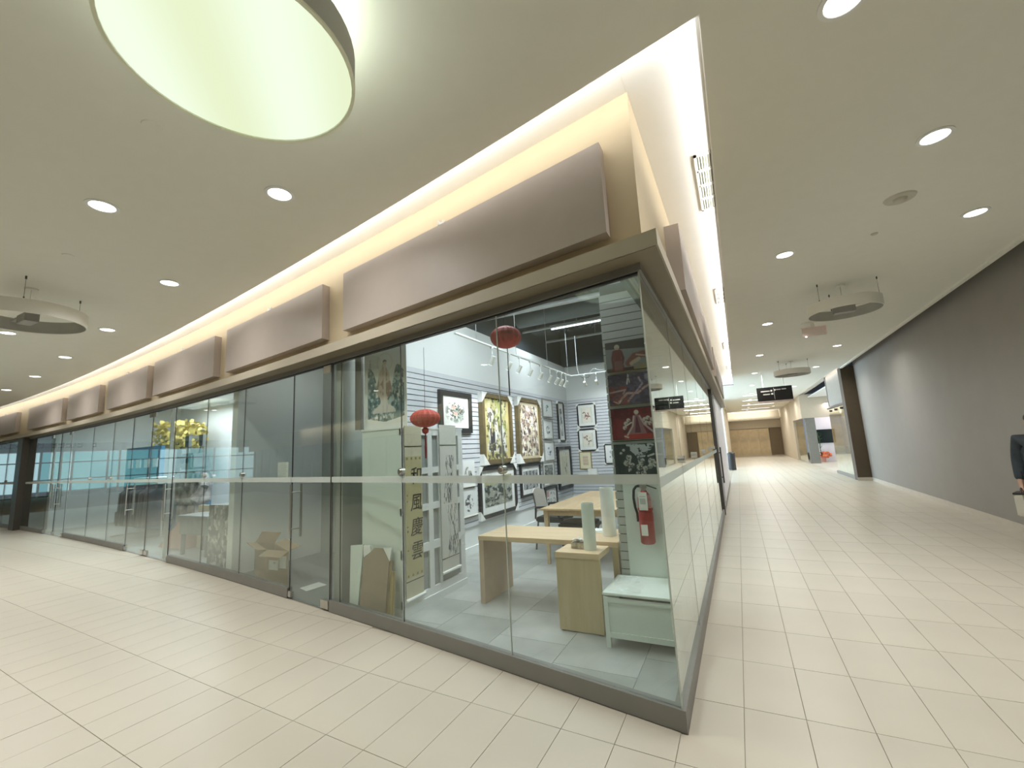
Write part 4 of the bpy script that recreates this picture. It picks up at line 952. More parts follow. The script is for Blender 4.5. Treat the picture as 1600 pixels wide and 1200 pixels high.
obj('roller', MB().cyl((-3.055, y0 - .012, .245), (-3.055, y1 + .012, .245), .016, n=12), M_paper, t, smooth=True)
# robed figure scroll over the cabinet
t = thing('hanging_scroll', 'wide white scroll of a robed standing figure among teal clouds above the cabinet', 'scroll', (-3.33, 3.53, 1.86), GS)
obj('paper_sheet', MB().box(-3.64, -3.035, 3.520, 3.526, 1.855, 2.80), M_paper, t)
h, w = 150, 100; x, y = grid(h, w); img = np.ones((h, w, 3)) * np.array((.80, .81, .77))
n1 = noise(h, w, 5, 3); n2 = noise(h, w, 12, 4)
cloud = ((y < .40 + .30 * sstep(.10, .3, np.abs(x - .5)) + .05 * np.sin(x * 17)) & (y > .02 + .12 * np.abs(x - .5))).astype(float) * (np.abs(x - .52) < .46)
img = lay(img, cloud * sstep(.30, .46, n1 * .4 + n2 * .6), (.13, .22, .23)); img = lay(img, cloud * sstep(.52, .62, noise(h, w, 22, 9)), (.05, .10, .11)); img = lay(img, cloud * sstep(.58, .68, n2) * .8, (.50, .60, .58))
robe = ((np.abs(x - .48) < .05 + .09 * sstep(.76, .62, y) + .05 * sstep(.62, .45, y) - .10 * sstep(.42, .30, y) + .20 * sstep(.28, .16, y)) & (y > .14) & (y < .78)).astype(float)
img = lay(img, robe, (.66, .57, .48)); img = lay(img, robe * sstep(.5, .6, noise(h, w, 9, 6)), (.40, .27, .22)); img = lay(img, robe * (np.abs(x - .50) < .03) * .9, (.74, .66, .58)); img = lay(img, robe * (y < .3) * .7, (.66, .66, .62))
halo = np.hypot((x - .5) * .63, y - .80); img = lay(img, (np.abs(halo - .12) < .012) * .35, (.60, .55, .36)); img = lay(img, (halo < .032).astype(float), (.58, .45, .35)); img = lay(img, ((halo < .036) & (y > .81)).astype(float), (.03, .03, .03))
canvas('print', t, (-3.62, 3.5188, 1.90), (.565, 0, 0), (0, 0, .84), img)
obj('inscription', MB().box(-3.56, -3.54, 3.5182, 3.52, 2.52, 2.62), mat('grey_seal', (.5, .5, .48), .7), t)
o = obj('partition_edge', MB().box(-3.75, -3.66, 3.49, 3.53, 1.86, 2.75), M_sill); tag(o, 'dark upright board edge left of the robed figure scroll', 'board')

# ---- pillar posters, extinguisher
def poster(z0, z1, img, lab, x0=-1.035, x1=-.60):
    t = thing('poster', lab, 'poster', ((x0 + x1) / 2, 4.06, z0), 'posters on the glass corner pillar')
    obj('sheet', MB().box(x0, x1, 4.046, 4.066, z0, z1), M_black, t); canvas('print', t, (x0 + .002, 4.0445, z0 + .002), (x1 - x0 - .004, 0, 0), (0, 0, z1 - z0 - .004), img * .85); return t
h, w = 100, 150; x, y = grid(h, w); N_ = lambda c, sd: noise(h, w, c, sd, 3)
def limb(img, pts, wd, col):
    for (ax, ay), (bx, by) in zip(pts[:-1], pts[1:]):
        dx, dy = (bx - ax) * 1.5, by - ay; t_ = np.clip((((x - ax) * 1.5) * dx + (y - ay) * dy) / (dx * dx + dy * dy + 1e-9), 0, 1)
        img = lay(img, sstep(wd, wd * .6, np.hypot((x - ax) * 1.5 - t_ * dx, y - ay - t_ * dy)), col)
    return img
def blob(img, cx, cy, r_, col): return lay(img, sstep(r_, r_ * .75, np.hypot((x - cx) * 1.5, y - cy)), col)
i1 = np.ones((h, w, 3)) * np.array((.25, .28, .27)); i1 = lay(i1, (y > .78 - .12 * x) * 1.0, (.04, .035, .035)); i1 = lay(i1, (y < .10) * (x < .6) * 1.0, (.06, .05, .05))
i1 = lay(i1, ((np.abs(x - .25) < .075 + .07 * sstep(.45, 0, y)) & (y < .72)).astype(float), (.17, .03, .035)); i1 = limb(i1, [(.17, .66), (.135, .42), (.15, .20)], .055, (.17, .03, .035)); i1 = limb(i1, [(.33, .66), (.37, .42), (.345, .26)], .055, (.15, .025, .03)); i1 = lay(i1, ((np.abs(x - .26) < .09) & (y < .34)) * .7, (.26, .13, .14)); i1 = blob(i1, .25, .82, .10, (.56, .50, .38)); i1 = blob(i1, .25, .775, .055, (.48, .36, .26))
i1 = limb(i1, [(.48, .22), (.62, .44), (.80, .48), (.95, .40)], .13, (.24, .07, .06)); i1 = limb(i1, [(.54, .20), (.70, .33)], .08, (.55, .44, .32)); i1 = limb(i1, [(.66, .48), (.98, .36)], .035, (.58, .42, .32)); i1 = lay(i1, ((y < .20) & (x > .58)) * sstep(.35, .55, N_(14, 52)), (.32, .26, .14)); i1 = limb(i1, [(.90, .52), (.95, .80)], .06, (.12, .10, .09))
poster(2.23, 2.515, i1, 'poster of a red robed figure with pale hair, topmost on the pillar')
i2 = np.ones((h, w, 3)) * np.array((.055, .05, .09)); i2 = lay(i2, sstep(.48, .6, N_(9, 53)) * .7, (.12, .11, .20)); i2 = lay(i2, ((x < .4) & (y < .6)) * sstep(.40, .56, N_(10, 55)), (.22, .06, .07))
for pts, wd, c in (([(.02, .42), (.36, .48), (.30, .36)], .035, (.50, .32, .32)), ([(.18, .06), (.38, .36), (.62, .34), (.78, .52), (.88, .58)], .045, (.52, .33, .32)), ([(.40, .10), (.52, .30)], .04, (.42, .26, .27)), ([(.58, .38), (.72, .62), (.66, .84)], .04, (.38, .30, .40)), ([(.40, .66), (.44, .96)], .03, (.60, .58, .62)), ([(.46, .70), (.43, .98)], .02, (.55, .52, .58)), ([(.80, .80), (.92, .62), (.97, .30)], .05, (.22, .20, .30)), ([(.08, .12), (.20, .04), (.26, .16)], .016, (.66, .60, .58))): i2 = limb(i2, pts, wd, c)
i2 = blob(i2, .84, .86, .10, (.30, .28, .36)); i2 = lay(i2, sstep(.60, .68, N_(22, 56)) * .5, (.02, .02, .03))
poster(1.91, 2.20, i2, 'dark purple poster of tangled limbs, second on the pillar')
i3 = np.ones((h, w, 3)) * np.array((.20, .025, .03)); i3 = lay(i3, sstep(.46, .6, N_(6, 57)) * .8, (.09, .015, .02)); i3 = lay(i3, ((y < .16) & (np.abs(x - .55) < .3)) * 1.0, (.40, .04, .03))
i3 = lay(i3, ((np.abs(x - .54) < (.84 - y) * .24 + .02) & (y > .16) & (y < .82)) * 1.0, (.30, .15, .16)); i3 = lay(i3, ((np.abs(x - .54) < (.84 - y) * .10) & (y > .2) & (y < .72)) * 1.0, (.14, .03, .05)); i3 = limb(i3, [(.48, .74), (.44, .42), (.32, .14)], .035, (.56, .44, .40)); i3 = limb(i3, [(.60, .74), (.68, .46), (.88, .16)], .035, (.52, .38, .40)); i3 = blob(i3, .54, .87, .085, (.64, .56, .46))
for cx, cy in ((.36, .62), (.30, .52), (.27, .38), (.70, .62), (.77, .66), (.85, .60), (.80, .48), (.90, .44), (.73, .50)): i3 = blob(i3, cx, cy, .075, (.58, .52, .46)); i3 = blob(i3, cx + .02, cy - .03, .035, (.26, .16, .14))
i3 = limb(i3, [(.30, .44), (.42, .54)], .03, (.66, .60, .54)); i3 = limb(i3, [(.26, .10), (.33, .06)], .03, (.62, .56, .5))
poster(1.59, 1.875, i3, 'red poster of a tall figure with pale attendants, third on the pillar')
i4 = np.ones((h, w, 3)) * np.array((.035, .045, .045)); i4 = lay(i4, ((np.abs(x - .55) < .07 + .22 * sstep(.5, 1, y)) & (y > .42)) * sstep(.30, .46, N_(12, 60)), (.58, .61, .63))
for cx, cy, r_ in ((.30, .58, .10), (.24, .40, .11), (.36, .32, .09), (.30, .20, .06), (.55, .40, .10), (.50, .26, .11), (.62, .22, .09), (.76, .44, .12), (.84, .34, .11), (.72, .28, .09), (.90, .20, .09), (.58, .07, .09), (.46, .08, .07), (.14, .72, .05), (.20, .82, .05)): i4 = blob(i4, cx, cy, r_, (.56, .56, .52)); i4 = blob(i4, cx + .015, cy - .03, r_ * .5, (.30, .29, .24))
i4 = limb(i4, [(.70, .60), (.82, .66), (.98, .64)], .035, (.66, .67, .64)); i4 = limb(i4, [(.34, .62), (.28, .14)], .03, (.60, .55, .5)); i4 = lay(i4, sstep(.54, .64, N_(24, 62)) * (y < .7) * .85, (.05, .05, .05))
poster(1.265, 1.55, i4, 'black and white poster of winged figures, lowest on the pillar')
t = thing('fire_extinguisher', 'red fire extinguisher with white tag hung on the white pillar', 'fire extinguisher', (-.785, 3.97, .70))
cx, cy = -.785, 3.965
obj('cylinder', MB().lathe((cx, cy, .70), [(0, .006), (.052, 0), (.062, .012), (.062, .255), (.058, .262), (.058, .275), (.064, .28), (.064, .30), (.058, .305), (.058, .37), (.05, .405), (.03, .43), (.022, .445), (0, .45)], 28), M_red, t, smooth=True)
obj('clear_sleeve', MB().lathe((cx, cy, .995), [(.0625, 0), (.0625, .085), (.05, .115)], 28), M_wrap, t, smooth=True)
obj('valve', MB().cyl((cx, cy, 1.14), (cx, cy, 1.185), .022, n=14).box(cx - .03, cx + .03, cy - .016, cy + .016, 1.165, 1.20), M_steel, t)
obj('lever', MB().obox((cx + .055, cy, 1.178), (.055, 0, -.02), (0, .011, 0), (.0, 0, .004)).obox((cx + .045, cy, 1.205), (.05, 0, -.002), (0, .011, 0), (0, 0, .004)), M_darksteel, t)
obj('hose', MB().tube([(cx - .02, cy, 1.185), (cx - .06, cy, 1.18), (cx - .085, cy, 1.15), (cx - .092, cy, 1.08), (cx - .085, cy, 1.0), (cx - .072, cy, .95), (cx - .068, cy - .01, .88)], .011, 8), M_rubber, t, smooth=True)
tg_ = obj('inspection_tag', MB().box(cx - .036, cx + .036, cy - .070, cy - .067, .985, 1.135), M_paper, t); obj('tag_print', MB().box(cx - .028, cx + .024, cy - .0708, cy - .0699, 1.095, 1.104).box(cx - .026, cx + .022, cy - .0708, cy - .0699, 1.035, 1.085), mat('tag_grey', (.55, .58, .58), .8), tg_)
obj('label', MB().box(cx - .036, cx + .018, cy - .0665, cy - .0615, .775, .865), M_paper, t); obj('bracket', MB().box(cx - .02, cx + .02, cy + .055, 4.052, .85, 1.0), M_darksteel, t)

# ---- storage chest
t = thing('storage_chest', 'low white storage chest with dark handle slot at the glass corner', 'chest', (-.80, 3.79, 0))
X0, X1, Y0, Y1 = -1.09, -.505, 3.535, 4.04
obj('front_panel', MB().box(X0 + .03, X1 - .03, Y0 + .012, Y0 + .022, .095, .365).box(X0 + .03, X1 - .03, Y0 + .0, Y0 + .022, .075, .115).box(X0 + .03, X1 - .03, Y0, Y0 + .022, .335, .372), M_mint, t)
for xx in (X0, X1 - .035):
    obj('leg', MB().box(xx, xx + .035, Y0 - .002, Y0 + .033, 0, .375), M_mint, t); obj('leg', MB().box(xx, xx + .035, Y1 - .035, Y1, 0, .375), M_mint, t)
obj('body', MB().box(X0 + .01, X1 - .01, Y0 + .022, Y1 - .005, .08, .373), M_mint, t)
obj('lid', MB().box(X0 - .006, X1 + .006, Y0 - .008, Y1, .385, .405), M_mint, t, bevel=.004)
obj('handle_slot', MB().box(X0 + .13, X1 - .06, Y0 - .004, Y0 + .012, .372, .386), M_rubber, t)
wb = MB(); rg = random.Random(3)
nx, ny = 12, 8
v = [(-1.05 + i * .022, 3.58 + j * .05, .407 + .0 + rg.uniform(.0, .028) * math.sin(math.pi * i / (nx - 1)) + .014 * math.sin(j * 1.2) ** 2) for j in range(ny) for i in range(nx)]
wb.add(v, [(j * nx + i, j * nx + i + 1, (j + 1) * nx + i + 1, (j + 1) * nx + i) for j in range(ny - 1) for i in range(nx - 1)])
o = obj('plastic_wrap', wb, M_wrap, smooth=True); tag(o, 'crumpled clear plastic wrap lying on the white chest', 'plastic wrap')
# ---- maple stand with paper tube and tissue box
t = thing('display_stand', 'small maple stand with open side in front of the long table', 'stand', (-1.35, 3.86, 0))
obj('front_board', MB().box(-1.545, -1.155, 3.71, 3.745, .012, .60), M_maplez, t); obj('top_board', MB().box(-1.55, -1.15, 3.70, 4.03, .60, .648), M_maple, t, bevel=.003)
obj('side_board', MB().box(-1.545, -1.515, 3.745, 4.02, .012, .60), M_maplez, t); obj('foot', MB().box(-1.53, -1.50, 3.72, 3.99, 0, .012).box(-1.20, -1.17, 3.715, 3.74, 0, .012), M_darksteel, t)
t = thing('paper_tube', 'white cardboard tube standing on the maple stand', 'tube', (-1.272, 3.86, .648))
obj('wall', MB().lathe((-1.272, 3.86, .648), [(.050, 0), (.056, 0), (.056, .40), (.050, .40), (.050, 0)], 28), M_mint, t, smooth=True)
obj('core', MB().lathe((-1.272, 3.86, .648), [(0, .372), (.0499, .372)], 24), M_craft, t)
t = thing('tissue_box', 'open tissue box with white tissue beside the paper tube', 'box', (-1.38, 3.90, .648))
obj('carton', MB().box(-1.445, -1.325, 3.845, 3.95, .648, .70), mat('patterned_carton', (.42, .36, .28), .7, var=.6, scale=26), t, bevel=.003)
tb = MB(); rg = random.Random(5)
v = [(-1.44 + i * .02, 3.85 + j * .02, .702 + rg.uniform(.0, .035)) for j in range(5) for i in range(7)]
tb.add(v, [(j * 7 + i, j * 7 + i + 1, (j + 1) * 7 + i + 1, (j + 1) * 7 + i) for j in range(4) for i in range(6)]); obj('tissue', tb, M_paper, t)
t = thing('long_table', 'maple waterfall table with slab legs in the middle of the gallery', 'table', (-1.8, 4.37, 0))
obj('tabletop', MB().box(-2.56, -1.075, 4.055, 4.69, .63, .675), M_maple, t, bevel=.003)
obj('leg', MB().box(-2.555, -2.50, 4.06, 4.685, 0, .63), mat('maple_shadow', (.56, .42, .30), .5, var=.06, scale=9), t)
obj('leg', MB().box(-1.135, -1.08, 4.06, 4.685, 0, .63), M_maplez, t)
obj('apron', MB().box(-2.50, -1.135, 4.36, 4.39, .56, .63), M_maple, t)
t = thing('paper_roll', 'thick white paper roll standing on the long table by the pillar', 'tube', (-1.225, 4.35, .675))
obj('wall', MB().lathe((-1.225, 4.35, .675), [(.058, 0), (.066, 0), (.066, .46), (.058, .46), (.058, 0)], 28), M_paper, t, smooth=True); obj('core', MB().lathe((-1.225, 4.35, .675), [(0, .44), (.0579, .44)], 20), M_craft, t)
t = thing('paper_stack', 'loose white papers at the back of the long table', 'paper', (-1.36, 4.50, .675)); obj('sheet', MB().box(-1.5, -1.3, 4.44, 4.62, .676, .684), M_paper, t); obj('sheet', MB().obox((-1.38, 4.53, .690), (.09, .03, 0), (-.02, .07, 0), (0, 0, .004)), M_paper, t)
# ---- oak table with chairs behind
t = thing('oak_table', 'large oak table with tapered legs at the back of the gallery', 'table', (-1.75, 6.75, 0))
obj('tabletop', MB().box(-2.52, -1.0, 5.60, 7.90, .715, .74), M_oak, t, bevel=.004)
for xx in (-2.46, -1.1):
    for yy in (5.68, 7.8): obj('leg', MB().cyl((xx, yy, .715), (xx, yy, 0), .045, .026, n=4), M_oak, t)
obj('apron', MB().box(-2.44, -1.1, 5.67, 5.69, .64, .715), M_oak, t); obj('apron', MB().box(-2.44, -1.1, 7.79, 7.81, .64, .715), M_oak, t); obj('apron', MB().box(-2.465, -2.445, 5.7, 7.8, .64, .715), M_oak, t)
def armchair(x, y, rot, lab, backm):
    t = thing('office_chair', lab, 'chair', (x, y, 0), 'chairs at the oak table'); t.rotation_euler = (0, 0, 0)
    c, s_ = math.cos(rot), math.sin(rot); Tf = lambda p: (x + p[0] * c - p[1] * s_, y + p[0] * s_ + p[1] * c, p[2])
    def ob(mb, cc, hx, hy, hz, ty=0.0): return mb.obox(Tf(cc), (hx * c, hx * s_, 0), (-hy * s_, hy * c, 0), (-ty * hz * s_ * -1 * 0, 0, hz))
    obj('seat', ob(MB(), (0, 0, .45), .24, .23, .04), M_chair, t, bevel=.02); 
    v = []; nn = 9
    for k in range(nn):
        a = -1 + 2 * k / (nn - 1); zz = .06 * (1 - a * a)
        for (dy, z) in ((.25 - .05 * a * a, .56), (.30 - .05 * a * a, .86 + zz), (.27 - .05 * a * a, .56), (.32 - .05 * a * a, .86 + zz)): v.append(Tf((a * .22, dy, z)))
    f = []
    for k in range(nn - 1):
        a, b = 4 * k, 4 * k + 4; f += [(a, b, b + 1, a + 1), (a + 2, a + 3, b + 3, b + 2), (a + 1, b + 1, b + 3, a + 3), (a, a + 2, b + 2, b)]
    obj('backrest', MB().add(v, f), backm, t, smooth=True)
    for sx in (-1, 1):
        obj('armrest', MB().tube([Tf((sx * .25, .22, .47)), Tf((sx * .27, .20, .64)), Tf((sx * .27, -.12, .66)), Tf((sx * .25, -.18, .47))], .016, 8), M_chair, t, smooth=True)
        obj('leg', MB().tube([Tf((sx * .20, -.19, .42)), Tf((sx * .22, -.22, 0))], .014, 8), M_darksteel, t); obj('leg', MB().tube([Tf((sx * .20, .20, .42)), Tf((sx * .22, .25, 0))], .014, 8), M_darksteel, t)
armchair(-2.74, 6.65, R(90), 'black seated chair with pale rounded back left of the oak table', M_plastic)
t = thing('stool', 'low black cushioned stool under the near end of the oak table', 'stool', (-2.15, 6.2, 0))
obj('seat', MB().box(-2.42, -1.9, 5.95, 6.4, .40, .50), M_chair, t, bevel=.03)
for xx in (-2.37, -1.95):
    for yy in (6.0, 6.35): obj('leg', MB().cyl((xx, yy, .41), (xx, yy, 0), .015, n=8), M_chair, t)
# ---- lanterns
def lantern(x, y, z, rx, rz, lab, tassel):
    t = thing('paper_lantern', lab, 'lantern', (x, y, z - rz), 'red paper lanterns')
    mb = MB(); n = 32
    prof = [(rx * math.sin(math.pi * i / 10) * (1 if i not in (0, 10) else .2) + .002, -rz * math.cos(math.pi * i / 10)) for i in range(11)]
    k = len(prof); v = []; f = []
    for i in range(n):
        a = 2 * math.pi * i / n; q = 1.0 if i % 2 else .93
        v += [(x + r_ * q * math.cos(a), y + r_ * q * math.sin(a), z + zz) for r_, zz in prof]
    for i in range(n):
        j = (i + 1) % n; f += [(i * k + m, j * k + m, j * k + m + 1, i * k + m + 1) for m in range(k - 1)]
    obj('paper_globe', mb.add(v, f), M_lantern, t)
    obj('cord', MB().cyl((x, y, z + rz), (x, y, 3.9 if not tassel else 2.62), .002, n=6), M_darksteel, t)
    if tassel:
        obj('knot', MB().lathe((x, y, z - rz - .04), [(0, -.03), (.03, -.01), (.035, .02), (.012, .045), (0, .045)], 12), M_lantern, t); obj('tassel', MB().cyl((x, y, z - rz - .20), (x, y, z - rz - .06), .010, .006, n=8).cyl((x, y, z - rz - .3), (x, y, z - rz - .19), .009, .011, n=8), mat('red_tassel', (.34, .02, .03), .7), t)
    else: obj('tassel', MB().cyl((x + .01, y, z - rz - .26), (x + .01, y, z - rz), .004, n=6).cyl((x + .01, y, z - rz - .42), (x + .01, y, z - rz - .2), .006, n=6), M_darksteel, t)
lantern(-1.715, 3.3, 2.535, .137, .098, 'red paper lantern hung high behind the glass joint', False)
lantern(-2.72, 3.42, 1.905, .147, .09, 'red paper lantern with tassel hung before the lattice cabinet', True)
# ---- frames leaning behind the sill
GL = 'frames leaning behind the sill'
t = thing('leaning_frame', 'white canvas leaning behind the sill left of the brown backed frame', 'frame', (-3.62, 3.42, 0), GL)
obj('canvas', MB().add([(-3.70, 3.375, .0), (-3.56, 3.345, 0), (-3.56, 3.425, .665), (-3.75, 3.435, .645), (-3.70, 3.395, 0), (-3.56, 3.365, 0), (-3.56, 3.443, .665), (-3.75, 3.453, .645)], [(0, 1, 2, 3), (7, 6, 5, 4), (0, 4, 5, 1), (1, 5, 6, 2), (2, 6, 7, 3), (3, 7, 4, 0)]), M_mint, t)
t = thing('leaning_frame', 'brown paper backed frame with chopped corners leaning behind the sill', 'frame', (-3.35, 3.37, 0), GL)
def lean_poly(poly, x0, yb, yt, H, th): # polygon in (x, z)
    L = lambda p, d: (p[0], yb + (yt - yb) * p[1] / H + d, p[1]); n = len(poly)
    return MB().add([L(p, 0) for p in poly] + [L(p, th) for p in poly], [tuple(range(n)), tuple(range(2 * n - 1, n - 1, -1))] + [(i, n + i, n + (i + 1) % n, (i + 1) % n) for i in range(n)])
obj('backing', lean_poly([(-3.53, .0), (-3.19, .0), (-3.19, .53), (-3.285, .645), (-3.40, .645), (-3.445, .60), (-3.53, .545)], 0, 3.335, 3.42, .66, .012), M_craft, t)
obj('frame_body', lean_poly([(-3.545, .0), (-3.175, .0), (-3.175, .535), (-3.53, .55)], 0, 3.348, 3.433, .66, .02), M_gold, t)
obj('corner_protector', lean_poly([(-3.53, .55), (-3.445, .605), (-3.46, .66), (-3.55, .66)], 0, 3.336, 3.421, .66, .025), M_paper, t)
obj('corner_protector', lean_poly([(-3.185, .53), (-3.28, .645), (-3.17, .655)], 0, 3.336, 3.421, .66, .025), M_paper, t)
t = thing('leaning_frame', 'narrow gold frame leaning behind the sill right of the brown backed frame', 'frame', (-3.11, 3.34, 0), GL)
obj('frame_body', MB().add([(-3.155, 3.32, 0), (-3.06, 3.30, 0), (-3.12, 3.40, .44), (-3.165, 3.41, .435), (-3.155, 3.34, 0), (-3.06, 3.32, 0), (-3.12, 3.42, .44), (-3.165, 3.43, .435)], [(0, 1, 2, 3), (7, 6, 5, 4), (0, 4, 5, 1), (1, 5, 6, 2), (2, 6, 7, 3), (3, 7, 4, 0)]), M_gold, t)
obj('moulding', MB().add([(-3.10, 3.305, 0), (-3.075, 3.30, 0), (-3.130, 3.395, .44), (-3.142, 3.40, .44), (-3.10, 3.33, 0), (-3.075, 3.33, 0), (-3.13, 3.42, .44), (-3.142, 3.42, .44)], [(0, 1, 2, 3), (7, 6, 5, 4), (0, 4, 5, 1), (1, 5, 6, 2), (2, 6, 7, 3), (3, 7, 4, 0)]), mat('bright_gold', (.55, .43, .16), .35, metal=.4), t)

# ================================================================ VACANT SHOP
t = thing('notice_paper', 'white printed notice taped inside the vacant shop glass', 'notice', (*LP(5.05, -.035), 1.34))
A = Vector((*LP(5.18, -.034), 0)); B = Vector((*LP(4.92, -.034), 0)); d_ = (B - A); n_ = Vector((d_.y, -d_.x, 0)).normalized(); n_ = n_ if n_.y < 0 else -n_
c_ = (A + B) / 2
nsheet = obj('sheet', MB().obox((c_.x, c_.y, 1.44), d_ / 2, n_ * .0006, (0, 0, .108)), M_paper, t)
lm = MB()
for k in range(9): lm.obox((c_.x - .0 + n_.x * .001, c_.y + n_.y * .001, 1.525 - k * .019), d_ / 2 * (.78 if k % 3 else .55), n_ * .0004, (0, 0, .0022))
obj('printed_lines', lm, mat('grey_print', (.45, .47, .46), .8), nsheet)['kind'] = 'stuff'
o = obj('floor_sheet', MB().prism([(-5.02, 3.80), (-4.82, 3.74), (-4.79, 4.01), (-5.0, 4.06)], .0015, .003), M_paper); tag(o, 'white sheet of paper lying on the vacant shop floor', 'paper')
t = thing('cardboard_box', 'open cardboard box with white labels on the vacant shop floor', 'box', (-5.45, 4.05, 0))
C0 = Vector((-5.66, 3.79, 0)); U_ = Vector((.40, .02, 0)); V_ = Vector((-.72, .30, 0)); Hb = .42
def face(p, q, h=Hb, th=.006):
    dd = (q - p); nn = Vector((dd.y, -dd.x, 0)).normalized() * th; return MB().add([p, q, q + nn, p + nn, p + Vector((0, 0, h)), q + Vector((0, 0, h)), q + nn + Vector((0, 0, h)), p + nn + Vector((0, 0, h))], [(0, 3, 2, 1), (4, 5, 6, 7), (0, 1, 5, 4), (1, 2, 6, 5), (2, 3, 7, 6), (3, 0, 4, 7)])
c1, c2, c3 = C0 + U_, C0 + U_ + V_, C0 + V_
for p, q in ((C0, c1), (c1, c2), (c2, c3), (c3, C0)): obj('side', face(p, q), M_card, t)
obj('bottom', MB().prism([C0.to_2d()[:], c1.to_2d()[:], c2.to_2d()[:], c3.to_2d()[:]], .003, .009), M_card, t)
def flap(p, q, out, up):
    z = Vector((0, 0, Hb)); o_ = Vector(out) + Vector((0, 0, up)); e = Vector((0, 0, .005)); return MB().add([p + z, q + z, q + z + o_, p + z + o_, p + z + e, q + z + e, q + z + o_ + e, p + z + o_ + e], [(0, 1, 2, 3), (7, 6, 5, 4), (0, 4, 5, 1), (1, 5, 6, 2), (2, 6, 7, 3), (3, 7, 4, 0)])
obj('flap', flap(C0, c1, (.02, -.13, 0), -.05), M_card, t); obj('flap', flap(c1, c2, (.10, .10, 0), .05), M_card, t); obj('flap', flap(c2, c3, (.05, .06, 0), .14), M_card, t); obj('flap', flap(c3, C0, (-.07, -.09, 0), .01), M_card, t)
ud = U_.normalized(); nf = Vector((ud.y, -ud.x, 0)) 
for a, b, z0, z1 in ((.05, .22, .18, .30), (.25, .37, .21, .36)):
    p = C0 + ud * ((a + b) / 2) + nf * .008; obj('shipping_label', MB().obox((p.x, p.y, (z0 + z1) / 2), ud * (b - a) / 2, nf * .001, (0, 0, (z1 - z0) / 2)), M_paper, t)
p = C0 + ud * .12 + nf * .0095; obj('label_print', MB().obox((p.x - .03, p.y, .265), ud * .008, nf * .0005, (0, 0, .035)).obox((p.x + .04, p.y, .27), ud * .02, nf * .0005, (0, 0, .012)), mat('grey_print', (.45, .47, .46), .8), t)

# ================================================================ LIT SHOP FARTHER LEFT
t = thing('booth_display', 'tall blue display panel with small white plates deep in the lit shop', 'display', (-15.6, 6.75, 0))
obj('panel', MB().box(-16.6, -14.6, 6.5, 6.6, .35, 2.2), M_blue, t); obj('base', MB().box(-16.65, -14.55, 6.35, 6.6, 0, .35), M_frame, t)
for k in range(4): obj('plate', MB().box(-16.4 + k * .48, -16.15 + k * .48, 6.47, 6.5, 1.6, 1.85), M_paper, t)
t = thing('display_counter', 'low blue counter right of the tall blue display panel', 'counter', (-13.1, 6.1, 0))
obj('body', MB().box(-14.4, -11.8, 5.9, 6.4, .04, 1.28), M_blue, t, bevel=.01); obj('top', MB().box(-14.45, -11.75, 5.86, 6.44, 1.28, 1.33), M_paper, t)
t = thing('yellow_tree', 'yellow leafy display tree above the tall blue panel in the lit shop', 'plant', (-15.6, 7.4, 0))
obj('trunk', MB().tube([(-15.6, 7.4, 0), (-15.62, 7.42, 1.0), (-15.5, 7.4, 2.4)], .06), M_dkbrown, t)
lf = MB()
for i in range(420):
    a, b, r_ = random.uniform(0, 6.28), random.uniform(-1, 1), random.uniform(.2, 1.0); c = Vector((-15.5 + r_ * math.cos(a), 7.4 + r_ * .6 * math.sin(a), 2.55 + .40 * b)); e1 = Vector((random.uniform(-1, 1), random.uniform(-1, 1), random.uniform(-1, 1))).normalized() * .10; e2 = e1.orthogonal().normalized() * .06
    lf.add([c - e1, c + e2, c + e1, c - e2], [(0, 1, 2, 3)])
o = obj('foliage', lf, M_yellow, t); o['kind'] = 'stuff'
RX, RY = -10.9, 5.5
t = thing('robot_figure', 'grey toy robot figure with raised antennae in the lit shop', 'figure', (RX, RY, 0))
obj('body', MB().box(RX - .42, RX + .42, RY - .2, RY + .2, .75, 1.45), M_silverp, t, bevel=.05); obj('head', MB().box(RX - .26, RX + .26, RY - .18, RY + .18, 1.5, 1.85), M_robot, t, bevel=.04)
for sx in (-1, 1):
    obj('eye', MB().cyl((RX + sx * .1, RY - .2, 1.69), (RX + sx * .1, RY - .17, 1.69), .06, n=14), M_screen, t)
    obj('arm', MB().tube([(RX + sx * .42, RY, 1.36), (RX + sx * .62, RY - .1, 1.1), (RX + sx * .55, RY - .25, .85)], .09, 10), M_silverp, t); obj('leg', MB().box(RX + sx * .22 - .13, RX + sx * .22 + .13, RY - .14, RY + .14, 0, .75), M_silverp, t, bevel=.03)
    obj('antenna', MB().cyl((RX + sx * .2, RY, 1.85), (RX + sx * .26, RY, 2.02), .02).box(RX + sx * .28 - .08, RX + sx * .28 + .08, RY - .03, RY + .03, 2.0, 2.25), M_robot, t)
t = thing('grey_desk', 'small grey desk with thin legs behind the glass of the lit shop', 'desk', (-8.75, 4.7, 0))
obj('drawer_body', MB().box(-9.2, -8.3, 4.46, 4.9, .36, .66), M_robot, t, bevel=.008); obj('top', MB().box(-9.24, -8.26, 4.43, 4.94, .66, .69), M_robot, t)
for xx in (-9.16, -8.40):
    for yy in (4.48, 4.83): obj('leg', MB().box(xx, xx + .06, yy, yy + .05, 0, .36), M_frame, t)
t = thing('camouflage_board', 'tall silver and black camouflage column behind the lit shop glass', 'board', (-7.4, 4.3, 0))
h, w = 90, 40; cm = lay(np.ones((h, w, 3)) * np.array((.16, .15, .14)), sstep(.5, .55, noise(h, w, 6, 201)), (.34, .33, .31)); cm = lay(cm, sstep(.60, .64, noise(h, w, 9, 202)), (.62, .61, .58))
